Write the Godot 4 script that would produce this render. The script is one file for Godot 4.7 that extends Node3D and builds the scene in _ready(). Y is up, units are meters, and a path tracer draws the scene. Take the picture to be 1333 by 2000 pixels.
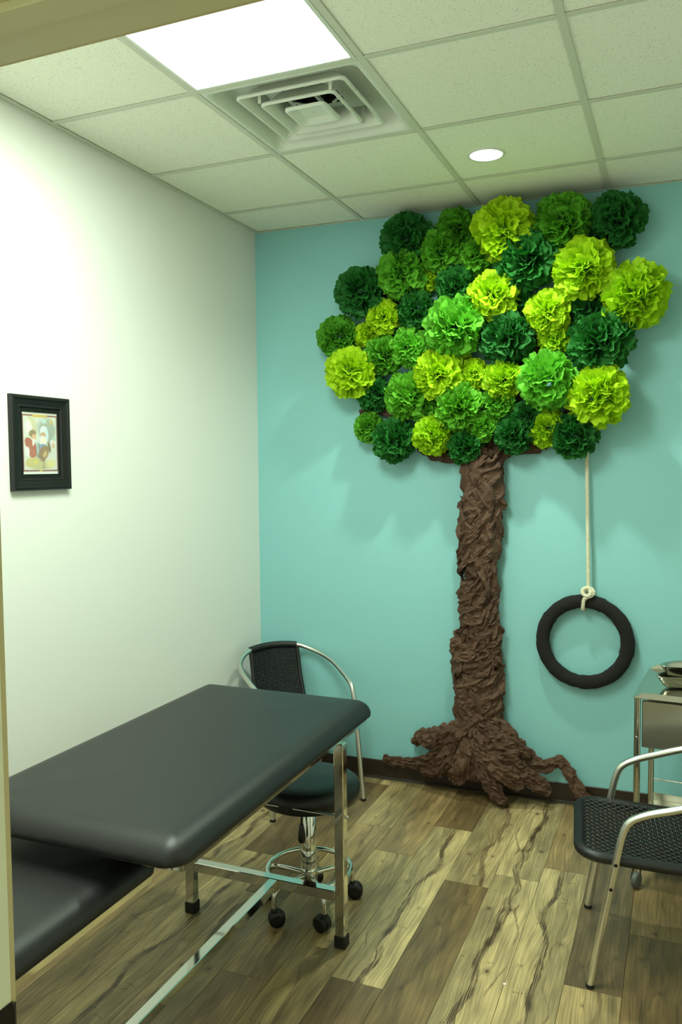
extends Node3D

# room frame, metres: floor y = 0, camera over x = 0, z = 0, looking to -z and a little to the left
const XL := -2.1835      # left wall face
const XR := 1.02         # right wall face
const ZF := -0.74        # front wall, room face
const H := 2.945         # ceiling grid
const GX := -1.558       # one line of the ceiling grid
const GZ := -2.4826
const T := 0.6096        # ceiling module
var WO := Vector3(XL, 0, -4.0656)                       # blue wall: foot of the left corner
var WD := Vector3(1, 0, -0.0234).normalized()           # along the blue wall
var WN := Vector3(0.0234, 0, 1).normalized()            # out of the blue wall
var M := {}
var names := {}

func wp(s: float, y: float, off: float) -> Vector3:
	return WO + WD * s + WN * off + Vector3(0, y, 0)

# ---------------------------------------------------------------- mesh builder
class MB:
	var st := SurfaceTool.new()
	var g := 0
	func _init():
		st.begin(Mesh.PRIMITIVE_TRIANGLES)
	func v(p: Vector3, uv := Vector2.ZERO):
		st.set_smooth_group(g)
		st.set_uv(uv)
		st.add_vertex(p)
	func tri(a: Vector3, b: Vector3, c: Vector3, ua := Vector2.ZERO, ub := Vector2.ZERO, uc := Vector2.ZERO):
		v(a, ua); v(c, uc); v(b, ub)
	func quad(a: Vector3, b: Vector3, c: Vector3, d: Vector3):
		tri(a, b, c, Vector2(0, 1), Vector2(1, 1), Vector2(1, 0))
		tri(a, c, d, Vector2(0, 1), Vector2(1, 0), Vector2(0, 0))
	func otri(a: Vector3, b: Vector3, c: Vector3, o: Vector3, uvs := []):
		var n := (b - a).cross(c - a)
		var u: Array = uvs if uvs.size() == 3 else [Vector2.ZERO, Vector2.ZERO, Vector2.ZERO]
		if n.dot((a + b + c) / 3.0 - o) >= 0.0:
			tri(a, b, c, u[0], u[1], u[2])
		else:
			tri(a, c, b, u[0], u[2], u[1])
	func oquad(a: Vector3, b: Vector3, c: Vector3, d: Vector3, o: Vector3):
		otri(a, b, c, o); otri(a, c, d, o)
	func box(c: Vector3, s: Vector3, bas := Basis.IDENTITY, bev := 0.0):
		var keep := g
		g = -1
		var h := s * 0.5
		var b := minf(bev, minf(h.x, minf(h.y, h.z)) * 0.9)
		var P := {}
		for sx in [-1, 1]:
			for sy in [-1, 1]:
				for sz in [-1, 1]:
					var sg := Vector3(sx, sy, sz)
					for ax in 3:
						var q := Vector3.ZERO
						for k in 3:
							q[k] = sg[k] * (h[k] if k == ax else h[k] - b)
						P[[sx, sy, sz, ax]] = c + bas * q
		for ax in 3:
			var i := (ax + 1) % 3
			var j := (ax + 2) % 3
			for s0 in [-1, 1]:
				var k := []
				for e in [[-1, -1], [1, -1], [1, 1], [-1, 1]]:
					var sg := [0, 0, 0, ax]
					sg[ax] = s0; sg[i] = e[0]; sg[j] = e[1]
					k.append(P[sg])
				oquad(k[0], k[1], k[2], k[3], c)
		if b > 0.0:
			for ax in 3:
				var i := (ax + 1) % 3
				var j := (ax + 2) % 3
				for e in [[-1, -1], [1, -1], [1, 1], [-1, 1]]:
					var k := []
					for w in [[-1, i], [1, i], [1, j], [-1, j]]:
						var sg := [0, 0, 0, w[1]]
						sg[ax] = w[0]; sg[i] = e[0]; sg[j] = e[1]
						k.append(P[sg])
					oquad(k[0], k[1], k[2], k[3], c)
			for sx in [-1, 1]:
				for sy in [-1, 1]:
					for sz in [-1, 1]:
						otri(P[[sx, sy, sz, 0]], P[[sx, sy, sz, 1]], P[[sx, sy, sz, 2]], c)
		g = keep
	func sheet(rows: Array, wrap := false, flip := false, uvs := false):
		var n := rows.size()
		var m: int = rows[0].size()
		var mm := m if wrap else m - 1
		for i in n - 1:
			for j in mm:
				var j2 := (j + 1) % m
				var a: Vector3 = rows[i][j]
				var b: Vector3 = rows[i][j2]
				var c: Vector3 = rows[i + 1][j2]
				var d: Vector3 = rows[i + 1][j]
				var u0 := float(j) / mm
				var u1 := float(j + 1) / mm
				var v0 := float(i) / (n - 1)
				var v1 := float(i + 1) / (n - 1)
				if flip:
					tri(a, c, b, Vector2(u0, v0), Vector2(u1, v1), Vector2(u1, v0))
					tri(a, d, c, Vector2(u0, v0), Vector2(u0, v1), Vector2(u1, v1))
				else:
					tri(a, b, c, Vector2(u0, v0), Vector2(u1, v0), Vector2(u1, v1))
					tri(a, c, d, Vector2(u0, v0), Vector2(u1, v1), Vector2(u0, v1))
	func fan(ring, out: Vector3):
		var keep := g
		g += 1
		var c := Vector3.ZERO
		for p in ring:
			c += p
		c /= ring.size()
		for j in ring.size():
			otri(c, ring[j], ring[(j + 1) % ring.size()], c - out)
		g = keep
	# rings joined in order, outward away from their own centres
	func loft(rings: Array, cap0 := true, cap1 := true):
		var k := rings.size() / 2
		if k >= rings.size() - 1:
			k = rings.size() - 2
		var c := Vector3.ZERO
		for p in rings[k]:
			c += p
		c /= rings[k].size()
		var a: Vector3 = rings[k][0]
		var nrm: Vector3 = (rings[k][1] - a).cross(rings[k + 1][0] - a)
		sheet(rings, true, nrm.dot(a - c) < 0.0)
		var e := rings.size() - 1
		if cap0: fan(rings[0], mean(rings[0]) - mean(rings[1]))
		if cap1: fan(rings[e], mean(rings[e]) - mean(rings[e - 1]))
	func mean(r) -> Vector3:
		var c := Vector3.ZERO
		for p in r:
			c += p
		return c / r.size()
	func tube(pts: Array, r, seg := 10, closed := false, flat := 1.0):
		var n := pts.size()
		var rings := []
		var up := Vector3.ZERO
		for i in n:
			var t: Vector3
			if closed:
				t = (pts[(i + 1) % n] - pts[(i - 1 + n) % n]).normalized()
			else:
				t = (pts[mini(i + 1, n - 1)] - pts[maxi(i - 1, 0)]).normalized()
			if i == 0:
				up = Vector3.UP if absf(t.y) < 0.9 else Vector3.RIGHT
			up = (up - t * up.dot(t)).normalized()
			var sd := t.cross(up)
			var rr: float = r[i] if r is Array else r
			var ring := []
			for k in seg:
				var a := TAU * k / seg
				ring.append(pts[i] + up * (cos(a) * rr * flat) + sd * (sin(a) * rr))
			rings.append(ring)
		if closed:
			rings.append(rings[0])
		loft(rings, not closed, not closed)
	func lathe(c: Vector3, prof: Array, seg := 24, bas := Basis.IDENTITY, cap0 := true, cap1 := true):
		var rings := []
		for p in prof:
			var ring := []
			for k in seg:
				var a := TAU * k / seg
				ring.append(c + bas * Vector3(cos(a) * maxf(p.x, 0.00005), p.y, sin(a) * maxf(p.x, 0.00005)))
			rings.append(ring)
		# each step decides its own side: profile runs with the solid on its left or right alike
		loft(rings, cap0, cap1)
	func mesh() -> ArrayMesh:
		st.generate_normals()
		st.index()
		return st.commit()

func smooth(p: Array, per := 6, closed := false) -> Array:
	var out := []
	var n := p.size()
	var segs := n if closed else n - 1
	for i in segs:
		var a: Vector3 = p[(i - 1 + n) % n] if closed or i > 0 else p[0] * 2.0 - p[1]
		var b: Vector3 = p[i]
		var c: Vector3 = p[(i + 1) % n]
		var d: Vector3 = p[(i + 2) % n] if closed or i + 2 < n else p[n - 1] * 2.0 - p[n - 2]
		for k in per:
			out.append(b.cubic_interpolate(c, a, d, float(k) / per))
	if not closed:
		out.append(p[n - 1])
	return out

func numbered(called: String) -> String:
	var k: int = names.get(called, 0)
	names[called] = k + 1
	return called if k == 0 else "%s_%03d" % [called, k]

func put(called: String, mb, mat: Material, parent: Node = self) -> MeshInstance3D:
	var o := MeshInstance3D.new()
	o.name = numbered(called) if parent == self else called
	o.mesh = mb.mesh() if mb is MB else mb
	o.material_override = mat
	parent.add_child(o, true)
	return o

func thing(called: String, label: String, category: String, at := Vector3.ZERO, group := "") -> Node3D:
	var o := Node3D.new()
	o.name = numbered(called)
	add_child(o, true)
	o.position = at
	o.set_meta("label", label)
	o.set_meta("category", category)
	if group: o.set_meta("group", group)
	return o

func struct(called: String, mb, mat: Material, label := "") -> MeshInstance3D:
	var o := put(called, mb, mat)
	o.set_meta("kind", "structure")
	if label: o.set_meta("label", label)
	return o

func boxmesh(c: Vector3, s: Vector3, bev := 0.0, bas := Basis.IDENTITY) -> MB:
	var m := MB.new()
	m.box(c, s, bas, bev)
	return m

func tubemesh(pts: Array, r, seg := 10, closed := false) -> MB:
	var m := MB.new()
	m.tube(pts, r, seg, closed)
	return m

func rrect(w: float, d: float, r: float, n := 6) -> Array:
	var out := []
	r = maxf(r, 0.0005)
	for q in 4:
		var cx: float = (w / 2 - r) * [1, -1, -1, 1][q]
		var cz: float = (d / 2 - r) * [1, 1, -1, -1][q]
		for k in n + 1:
			var a := PI / 2 * (q + float(k) / n)
			out.append(Vector2(cx + cos(a) * r, cz + sin(a) * r))
	return out

# an upholstered pad: rounded plan, rounded edges, a slightly crowned top
func pad(c: Vector3, w: float, d: float, h: float, r: float, edge: float, crown := 0.006) -> MB:
	var rings := []
	var prof := [[0.012, 0.0], [0.002, 0.004], [0.0, 0.012]]
	for k in 9:
		var a := PI / 2 * k / 8.0
		prof.append([edge * (1.0 - cos(a)), 0.012 + (h - 0.012) * sin(a)])
	for k in 6:
		var f := (k + 1) / 6.0
		prof.append([edge + (minf(w, d) / 2 - edge - 0.004) * f, h + crown * sin(f * PI / 2)])
	for p in prof:
		var ring := []
		for q in rrect(w - 2 * p[0], d - 2 * p[0], maxf(r - p[0], 0.002), 8):
			ring.append(c + Vector3(q.x, p[1], q.y))
		rings.append(ring)
	var m := MB.new()
	m.loft(rings)
	return m

func mat(col: Color, rough := 0.6, metal := 0.0) -> StandardMaterial3D:
	var m := StandardMaterial3D.new()
	m.albedo_color = col
	m.roughness = rough
	m.metallic = metal
	return m

func noise_tex(freq: float, seed_: int, size := 256, ridged := false) -> NoiseTexture2D:
	var n := FastNoiseLite.new()
	n.seed = seed_
	n.frequency = freq
	n.fractal_octaves = 4
	if ridged: n.fractal_type = FastNoiseLite.FRACTAL_RIDGED
	var t := NoiseTexture2D.new()
	t.width = size; t.height = size
	t.seamless = true
	t.noise = n
	return t

func relief(m: StandardMaterial3D, tex: Texture2D, scale_cm: float, uvs: float, world := true):
	m.uv1_triplanar = true
	m.uv1_world_triplanar = world
	m.uv1_scale = Vector3.ONE * uvs
	m.heightmap_enabled = true
	m.heightmap_texture = tex
	m.heightmap_scale = scale_cm

# ================================================================== scene
func _ready():
	set_view()
	make_materials()
	build_shell()
	build_floor()
	build_ceiling()
	build_doorway()
	build_hall()
	build_tree()
	build_poms()
	build_swing()
	build_table()
	build_stool()
	build_chairs()
	build_cart()
	build_picture()
	build_scrap()

func set_view():
	var cam := Camera3D.new()
	cam.name = "camera"
	cam.position = Vector3(0, 1.6753, 0)
	cam.rotation = Vector3(-0.0566, 0.3936, -0.009)
	cam.fov = rad_to_deg(2.0 * atan(1000.0 / 1611.3))
	cam.near = 0.05
	cam.current = true
	add_child(cam)
	var we := WorldEnvironment.new()
	we.name = "world_environment"
	var e := Environment.new()
	e.background_mode = Environment.BG_COLOR
	e.background_color = Color(0, 0, 0)
	e.tonemap_mode = Environment.TONE_MAPPER_LINEAR
	e.tonemap_exposure = 1.0
	e.sdfgi_enabled = true
	e.ssao_enabled = true
	e.ssil_enabled = true
	we.environment = e
	add_child(we)

const LIGHT := Color(0.925, 1.0, 0.915)
const PANEL_ENERGY := 6.0
const DOWN_ENERGY := 3.6
const HALL_ENERGY := 4.2

func area_light(parent: Node3D, at: Vector3, size: Vector2, energy: float):
	var l := AreaLight3D.new()
	l.name = "light"
	l.area_size = size
	l.area_normalize_energy = true
	l.light_energy = energy
	l.light_color = LIGHT
	l.shadow_enabled = true
	l.area_range = 12.0
	l.position = at
	l.rotation_degrees = Vector3(-90, 0, 0)
	parent.add_child(l, true)

func make_materials():
	M.white = mat(Color(0.905, 0.90, 0.88), 0.62)
	M.bright = mat(Color(0.96, 0.955, 0.935), 0.6)
	M.blue = mat(Color(0.55, 0.775, 0.785), 0.55)
	M.grid = mat(Color(0.84, 0.84, 0.78), 0.5)
	M.vent = mat(Color(0.88, 0.89, 0.85), 0.4)
	M.trim = mat(Color(0.81, 0.785, 0.61), 0.4)
	M.trimwood = mat(Color(0.80, 0.735, 0.55), 0.5)
	M.jamb = mat(Color(0.92, 0.915, 0.80), 0.45)
	M.bronze = mat(Color(0.10, 0.085, 0.09), 0.35, 0.6)
	M.base = mat(Color(0.17, 0.115, 0.075), 0.45)
	M.baselip = mat(Color(0.30, 0.28, 0.25), 0.4)
	M.subfloor = mat(Color(0.12, 0.10, 0.07), 0.9)
	M.vinyl = mat(Color(0.07, 0.073, 0.078), 0.45)
	relief(M.vinyl, noise_tex(0.09, 11), 0.02, 14.0)
	M.rubber = mat(Color(0.045, 0.045, 0.05), 0.6)
	M.plastic = mat(Color(0.035, 0.035, 0.04), 0.35)
	M.chrome = mat(Color(0.83, 0.83, 0.80), 0.07, 1.0)
	M.steel = mat(Color(0.74, 0.73, 0.68), 0.16, 1.0)
	M.brushed = mat(Color(0.66, 0.65, 0.60), 0.3, 1.0)
	M.alu = mat(Color(0.85, 0.85, 0.82), 0.27, 1.0)
	M.rattan = mat(Color(0.065, 0.066, 0.068), 0.45)
	M.cloth = mat(Color(0.085, 0.075, 0.07), 0.95)
	relief(M.cloth, noise_tex(0.2, 31), 0.06, 16.0)
	M.rope = mat(Color(0.87, 0.84, 0.74), 0.85)
	M.bark = mat(Color(0.30, 0.20, 0.14), 0.8)
	relief(M.bark, noise_tex(0.03, 44, 256, true), 0.25, 5.0)
	M.bark2 = mat(Color(0.335, 0.23, 0.165), 0.78)
	relief(M.bark2, noise_tex(0.035, 47, 256, true), 0.25, 5.0)
	M.black = mat(Color(0.02, 0.02, 0.02), 0.8)
	M.duct = mat(Color(0.06, 0.05, 0.05), 0.7)
	M.frame = mat(Color(0.035, 0.035, 0.037), 0.45)
	M.glass = mat(Color(1, 1, 1, 0.06), 0.02)
	M.glass.transparency = BaseMaterial3D.TRANSPARENCY_ALPHA
	M.glow = mat(Color(0.9, 0.9, 0.9), 0.5)
	M.glow.emission_enabled = true
	M.glow.emission = Color(1, 1, 1)
	M.glow.emission_energy_multiplier = 1.6
	M.wheel = mat(Color(0.36, 0.37, 0.37), 0.5)
	# ceiling tile: mineral fibre with pin holes
	var rng := RandomNumberGenerator.new()
	rng.seed = 77
	var im := Image.create(768, 768, false, Image.FORMAT_RGB8)
	im.fill(Color(0.97, 0.965, 0.905))
	for k in 5200:
		var x := rng.randi_range(1, 765)
		var y := rng.randi_range(1, 765)
		var d := rng.randf_range(0.78, 0.95)
		im.fill_rect(Rect2i(x, y, 2, 2), Color(0.97 * d, 0.965 * d, 0.905 * d))
	for k in 1100:
		var x := rng.randi_range(2, 762)
		var y := rng.randi_range(2, 762)
		var d := rng.randf_range(0.42, 0.75)
		var c := Color(0.97 * d, 0.965 * d, 0.905 * d)
		im.fill_rect(Rect2i(x, y, 2, 2), c)
		if k % 3 == 0:
			im.fill_rect(Rect2i(x + rng.randi_range(-1, 1), y + 2, 2, rng.randi_range(1, 3)), c)
	M.tile = mat(Color(1, 1, 1), 0.9)
	M.tile.albedo_texture = ImageTexture.create_from_image(im)
	make_wood()

# plank faces: pale sapwood with dark heartwood streaks, knots and pin marks
func make_wood():
	M.wood = []
	var pale := [Vector3(0.72, 0.63, 0.45), Vector3(0.69, 0.60, 0.43), Vector3(0.73, 0.64, 0.46), Vector3(0.65, 0.56, 0.39), Vector3(0.47, 0.38, 0.25), Vector3(0.43, 0.35, 0.24), Vector3(0.57, 0.47, 0.32), Vector3(0.62, 0.52, 0.36)]
	var streak := [1.0, 0.7, 1.0, 0.5, 0.35, 0.3, 0.3, 0.45]
	var W := 176
	var L := 1152
	for t in 8:
		var rng := RandomNumberGenerator.new()
		rng.seed = 900 + t * 17
		var warp := FastNoiseLite.new()
		warp.seed = 10 + t
		warp.frequency = 0.0022
		warp.fractal_octaves = 2
		var grain := FastNoiseLite.new()
		grain.seed = 50 + t
		grain.frequency = 0.11
		grain.fractal_octaves = 3
		var blot := FastNoiseLite.new()
		blot.seed = 80 + t
		blot.frequency = 0.012
		blot.fractal_octaves = 3
		var knots := []
		for k in [2, 3, 3, 2, 4, 3, 3, 2][t]:
			knots.append([rng.randf_range(25, W - 25), rng.randf_range(60, L - 60), rng.randf_range(5, 12), rng.randf()])
		var c0: float = rng.randf_range(0.3, 0.7) * W
		var wid: float = rng.randf_range(7, 14)
		var side := 1.0 if rng.randf() < 0.5 else -1.0
		var amount: float = streak[t]
		var base: Vector3 = pale[t]
		var data := PackedByteArray()
		data.resize(W * L * 3)
		var k3 := 0
		for y in L:
			var mid: float = c0 + warp.get_noise_2d(0, y) * 46.0
			var ww: float = wid * (0.75 + 0.9 * absf(warp.get_noise_2d(400, y * 3.0)))
			var mid2: float = c0 + 50.0 + warp.get_noise_2d(900, y) * 50.0
			var near := []
			for q in knots:
				if absf(y - q[1]) < q[2] * 9.0:
					near.append(q)
			for x in W:
				var px := float(x)
				var kd := 0.0
				for q in near:
					var dx: float = (px - q[0]) / q[2]
					var dy: float = (y - q[1]) / (q[2] * 1.5)
					var r2 := dx * dx + dy * dy
					px += (signf(dx) + 0.3 * dx) * q[2] * 1.0 * exp(-r2 * 0.22)
					kd = maxf(kd, exp(-r2 * 1.6) * (0.5 + 0.5 * q[3]) + 0.22 * exp(-absf(r2 - 2.2) * 2.5))
				var b := blot.get_noise_2d(px * 1.6, y * 0.32)
				var wv := px + warp.get_noise_2d(px * 1.0, y * 0.9) * 20.0
				var g := grain.get_noise_2d(wv * 1.15, y * 0.022)
				var g2 := grain.get_noise_2d(wv * 4.2 + 700.0, y * 0.05)
				var shade := 1.0 + 0.20 * b + 0.20 * g + 0.07 * g2
				# heartwood streak: fibrous edges, a darker vein along one side
				var fib := grain.get_noise_2d(px * 3.0 + 300.0, y * 0.03)
				var dm := (px - mid + fib * 9.0) / ww
				var s: float = amount * clampf((1.0 - absf(dm)) * 2.2, 0.0, 1.0) * clampf(0.62 + 1.1 * fib + 0.9 * blot.get_noise_2d(px * 0.8 + 90.0, y * 0.5), 0.15, 1.0)
				var vein := (px - mid - ww * 0.8 + fib * 4.0) / 2.6
				s = maxf(s, amount * 0.9 * exp(-vein * vein) * clampf(0.7 + 2.0 * b, 0.0, 1.0))
				var dm2 := (px - mid2 + fib * 5.0) / 3.0
				s = maxf(s, amount * 0.55 * exp(-dm2 * dm2) * clampf(0.4 + 2.5 * b, 0.0, 1.0))
				# heartwood side of the streak is a shade browner than the sapwood side
				shade *= 1.0 - 0.17 * minf(1.0, amount + 0.3) * clampf(side * (px - mid) / 30.0 + 0.5 + fib, 0.0, 1.0)
				var dark := clampf(s * 0.86 + kd * 0.8, 0.0, 0.86)
				var f := (1.0 - dark)
				var r: float = base.x * shade * f + 0.22 * dark
				var gg: float = base.y * shade * f + 0.155 * dark
				var bb: float = base.z * shade * f + 0.10 * dark
				data[k3] = clampi(int(r * 255.0), 0, 255)
				data[k3 + 1] = clampi(int(gg * 255.0), 0, 255)
				data[k3 + 2] = clampi(int(bb * 255.0), 0, 255)
				k3 += 3
		var im := Image.create_from_data(W, L, false, Image.FORMAT_RGB8, data)
		if t < 4 or t == 7:
			for c in 7:                                      # pin marks in short rows across the grain
				var yy := rng.randi_range(20, L - 20)
				var xx := rng.randi_range(10, W - 50)
				for k in rng.randi_range(2, 5):
					var p := Vector2i(xx + k * rng.randi_range(6, 9), yy + rng.randi_range(-3, 3))
					im.fill_rect(Rect2i(p.x, p.y, 3, rng.randi_range(3, 6)), Color(0.27, 0.19, 0.12))
		var m := mat(Color(0.965, 0.965, 0.955), 0.38)
		m.albedo_texture = ImageTexture.create_from_image(im)
		M.wood.append(m)

# ------------------------------------------------------------------ shell
func build_shell():
	var top := H + 0.34
	var zb := -4.3
	struct("wall_left", boxmesh(Vector3(XL - 0.06, top / 2, (zb + 0.0) / 2), Vector3(0.12, top, -zb)), M.white, "white painted wall on the left")
	struct("wall_right", boxmesh(Vector3(XR + 0.06, top / 2, (zb + 0.0) / 2), Vector3(0.12, top, -zb)), M.bright)
	var bw := MB.new()
	bw.box(Vector3.ZERO, Vector3(3.24, top, 0.12))
	struct("wall_back", bw, M.blue, "aqua blue painted accent wall at the back").transform = Transform3D(Basis(WD, Vector3.UP, WN), wp(1.6, top / 2, -0.06))
	var fw := MB.new()
	fw.box(Vector3((XL - 0.78) / 2, top / 2, ZF + 0.06), Vector3(-0.78 - XL, top, 0.12))
	fw.box(Vector3((XR + 0.2) / 2, top / 2, ZF + 0.06), Vector3(XR - 0.2, top, 0.12))
	fw.box(Vector3((0.2 - 0.78) / 2, (top + 2.165) / 2, ZF + 0.06), Vector3(0.98, top - 2.165, 0.12))
	struct("wall_front", fw, M.bright)
	# cove base: a flat strip with a small toe, dark brown
	var bb := MB.new()
	var bs := Basis(WD, Vector3.UP, WN)
	bb.box(wp(1.6, 0.052, 0.004), Vector3(3.2, 0.096, 0.008), bs, 0.0025)
	bb.box(wp(1.6, 0.009, 0.008), Vector3(3.2, 0.010, 0.012), bs, 0.003)
	var b := struct("baseboard_back", bb, M.base, "dark brown vinyl baseboard along the blue wall")
	put("caulk_line", boxmesh(wp(1.6, 0.003, 0.012), Vector3(3.2, 0.005, 0.012), 0.001, bs), M.baselip, b)
	struct("baseboard_left", boxmesh(Vector3(XL + 0.004, 0.052, (ZF - 4.05) / 2), Vector3(0.008, 0.1, 4.05 + ZF), 0.002), M.base)
	struct("baseboard_right", boxmesh(Vector3(XR - 0.004, 0.052, (ZF - 4.1) / 2), Vector3(0.008, 0.1, 4.1 + ZF), 0.002), M.base)

func build_floor():
	var fl := struct("floor", boxmesh(Vector3(-0.4, -0.06, -1.4), Vector3(4.4, 0.1, 6.0)), M.subfloor, "wood plank floor of pale and brown boards with dark streaks")
	var w := 0.178
	var len := 1.22
	# first joint seen in each column, and which faces follow it towards the camera
	var joints := {-4: -3.52, -3: -3.295, -2: -3.62, -1: -3.15, 0: -2.05, 1: -3.40, 2: -2.64, 3: -3.02}
	var face := {-4: [3, 7, 6, 3], -3: [6, 3, 7, 6], -2: [4, 0, 5, 1], -1: [1, 4, 3, 0], 0: [2, 2, 6, 1], 1: [6, 0, 7, 2], 2: [7, 5, 3, 7], 3: [6, 4, 7, 6]}
	var rng := RandomNumberGenerator.new()
	rng.seed = 5
	for col in range(-9, 10):
		var x0 := -0.69 + w * col
		var x1 := minf(x0 + w, XR)
		x0 = maxf(x0, XL)
		if x1 - x0 < 0.01: continue
		var j: float = joints.get(col, -3.9 + rng.randf() * 1.2)
		while j > -4.1: j -= len
		var k := 0
		var shown := false
		while j < 1.4:
			var z0 := maxf(j, -4.13)
			var z1 := minf(j + len, 1.4)
			var n := rng.randi_range(0, 7)
			if face.has(col) and k < 4:
				n = face[col][k]
			if z1 - z0 > 0.02:
				var m := MB.new()
				m.g = -1
				var a := 0.0007
				var xa := x0 + a
				var xb := x1 - a
				var za := z0 + a
				var zc := z1 - a
				var off := rng.randf() * 0.02
				var ua := 0.0 + off
				var ub := (x1 - x0) / w * 0.98 + off
				var va := (z0 - j) / len
				var vb := (z1 - j) / len
				if rng.randf() < 0.5 and not (col in [-2, 1]):
					var tmp := va
					va = vb; vb = tmp
				if rng.randf() < 0.5:
					var tmp2 := ua
					ua = ub; ub = tmp2
				var A := Vector3(xa, 0, zc); var B := Vector3(xb, 0, zc); var C := Vector3(xb, 0, za); var D := Vector3(xa, 0, za)
				m.tri(A, B, C, Vector2(ua, vb), Vector2(ub, vb), Vector2(ub, va))
				m.tri(A, C, D, Vector2(ua, vb), Vector2(ub, va), Vector2(ua, va))
				var dn := Vector3(0, -0.009, 0)
				var ring := [A, B, C, D]
				for q in 4:
					m.oquad(ring[q], ring[(q + 1) % 4], ring[(q + 1) % 4] + dn, ring[q] + dn, (A + C) / 2)
				put("plank", m, M.wood[n], fl)
				k += 1
			j += len

func tile_mesh(w: float, d: float) -> ArrayMesh:
	var m := MB.new()
	m.g = -1
	var a := Vector3(-w / 2, 0, -d / 2); var b := Vector3(w / 2, 0, -d / 2); var c := Vector3(w / 2, 0, d / 2); var e := Vector3(-w / 2, 0, d / 2)
	var u := w / T; var v := d / T
	m.otri(a, b, c, Vector3(0, 1, 0), [Vector2(0, 0), Vector2(u, 0), Vector2(u, v)])
	m.otri(a, c, e, Vector3(0, 1, 0), [Vector2(0, 0), Vector2(u, v), Vector2(0, v)])
	var up := Vector3(0, 0.016, 0)
	var r := [a, b, c, e]
	for k in 4:
		m.oquad(r[k], r[(k + 1) % 4], r[(k + 1) % 4] + up, r[k] + up, Vector3(0, 0.008, 0))
	m.oquad(a + up, b + up, c + up, e + up, Vector3.ZERO)
	return m.mesh()

func build_ceiling():
	var ce := struct("ceiling", boxmesh(Vector3(-0.58, H + 0.40, -2.15), Vector3(3.4, 0.12, 4.3)), M.white, "suspended ceiling of speckled white tiles in a metal grid")
	var full := tile_mesh(T - 0.004, T - 0.004)
	var xs := [XL]
	for k in range(0, 5): xs.append(GX + k * T)
	xs.append(XR)
	var zs := [-4.14]
	for k in range(2, -3, -1): zs.append(GZ - k * T)
	zs.append(ZF)
	var rng := RandomNumberGenerator.new()
	rng.seed = 21
	for i in xs.size() - 1:
		for j in zs.size() - 1:
			var w: float = xs[i + 1] - xs[i]
			var d: float = zs[j + 1] - zs[j]
			if w < 0.02 or d < 0.02: continue
			# the light panel fills two modules, the diffuser one
			if i == 1 and (j == 2 or j == 3 or j == 4): continue
			var is_full := absf(w - T) < 0.002 and absf(d - T) < 0.002
			var o := put("ceiling_tile", full if is_full else tile_mesh(w - 0.004, d - 0.004), M.tile, ce)
			o.position = Vector3((xs[i] + xs[i + 1]) / 2, H + 0.0035, (zs[j] + zs[j + 1]) / 2)
			if is_full:
				o.rotation.y = PI / 2 * rng.randi_range(0, 3)
	# inverted tees: long runners towards the back wall, cross tees between them
	for k in range(0, 5):
		var x := GX + k * T
		var m := MB.new()
		m.box(Vector3(x, H, (ZF - 4.13) / 2), Vector3(0.024, 0.003, 4.13 + ZF), Basis.IDENTITY, 0.0008)
		m.box(Vector3(x, H + 0.018, (ZF - 4.13) / 2), Vector3(0.002, 0.034, 4.13 + ZF))
		put("main_runner", m, M.grid, ce)
	for j in range(2, -3, -1):
		var z := GZ - j * T
		for i in xs.size() - 1:
			if i == 1 and j == -1: continue
			var a: float = xs[i] + 0.012
			var b: float = xs[i + 1] - 0.012
			if b - a < 0.05: continue
			var m := MB.new()
			m.box(Vector3((a + b) / 2, H + 0.0003, z), Vector3(b - a, 0.0026, 0.024), Basis.IDENTITY, 0.0008)
			m.box(Vector3((a + b) / 2, H + 0.018, z), Vector3(b - a, 0.034, 0.002))
			put("cross_tee", m, M.grid, ce)
	var wa := MB.new()
	wa.box(Vector3(XL + 0.011, H - 0.001, (ZF - 4.06) / 2), Vector3(0.022, 0.002, 4.06 + ZF))
	wa.box(Vector3(XL + 0.001, H + 0.012, (ZF - 4.06) / 2), Vector3(0.002, 0.024, 4.06 + ZF))
	struct("trim_1", wa, M.grid, "metal wall angle edging the ceiling on the left wall")
	var wb := MB.new()
	wb.box(wp(1.6, H - 0.001, 0.008), Vector3(3.2, 0.002, 0.016), Basis(WD, Vector3.UP, WN))
	struct("trim_2", wb, M.grid, "metal wall angle edging the ceiling on the blue wall")
	build_panel()
	build_diffuser()
	build_downlight()

func build_panel():
	var cx := GX + T / 2
	var cz := GZ + T
	var o := thing("ceiling_light_panel", "large bright white LED light panel set in the ceiling grid", "light", Vector3(cx, H, cz))
	var w := T - 0.026
	var d := 2 * T - 0.026
	var m := MB.new()
	for s in [-1, 1]:
		m.box(Vector3(s * (w / 2 - 0.007), 0.003, 0), Vector3(0.014, 0.012, d), Basis.IDENTITY, 0.001)
		m.box(Vector3(0, 0.003, s * (d / 2 - 0.007)), Vector3(w - 0.028, 0.012, 0.014), Basis.IDENTITY, 0.001)
	m.box(Vector3(0, 0.03, 0), Vector3(w, 0.02, d))
	put("frame", m, M.vent, o)
	put("diffuser", boxmesh(Vector3(0, 0.008, 0), Vector3(w - 0.03, 0.006, d - 0.03)), M.glow, o)
	area_light(o, Vector3(0, 0.003, 0), Vector2(w - 0.03, d - 0.03), PANEL_ENERGY)

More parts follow.
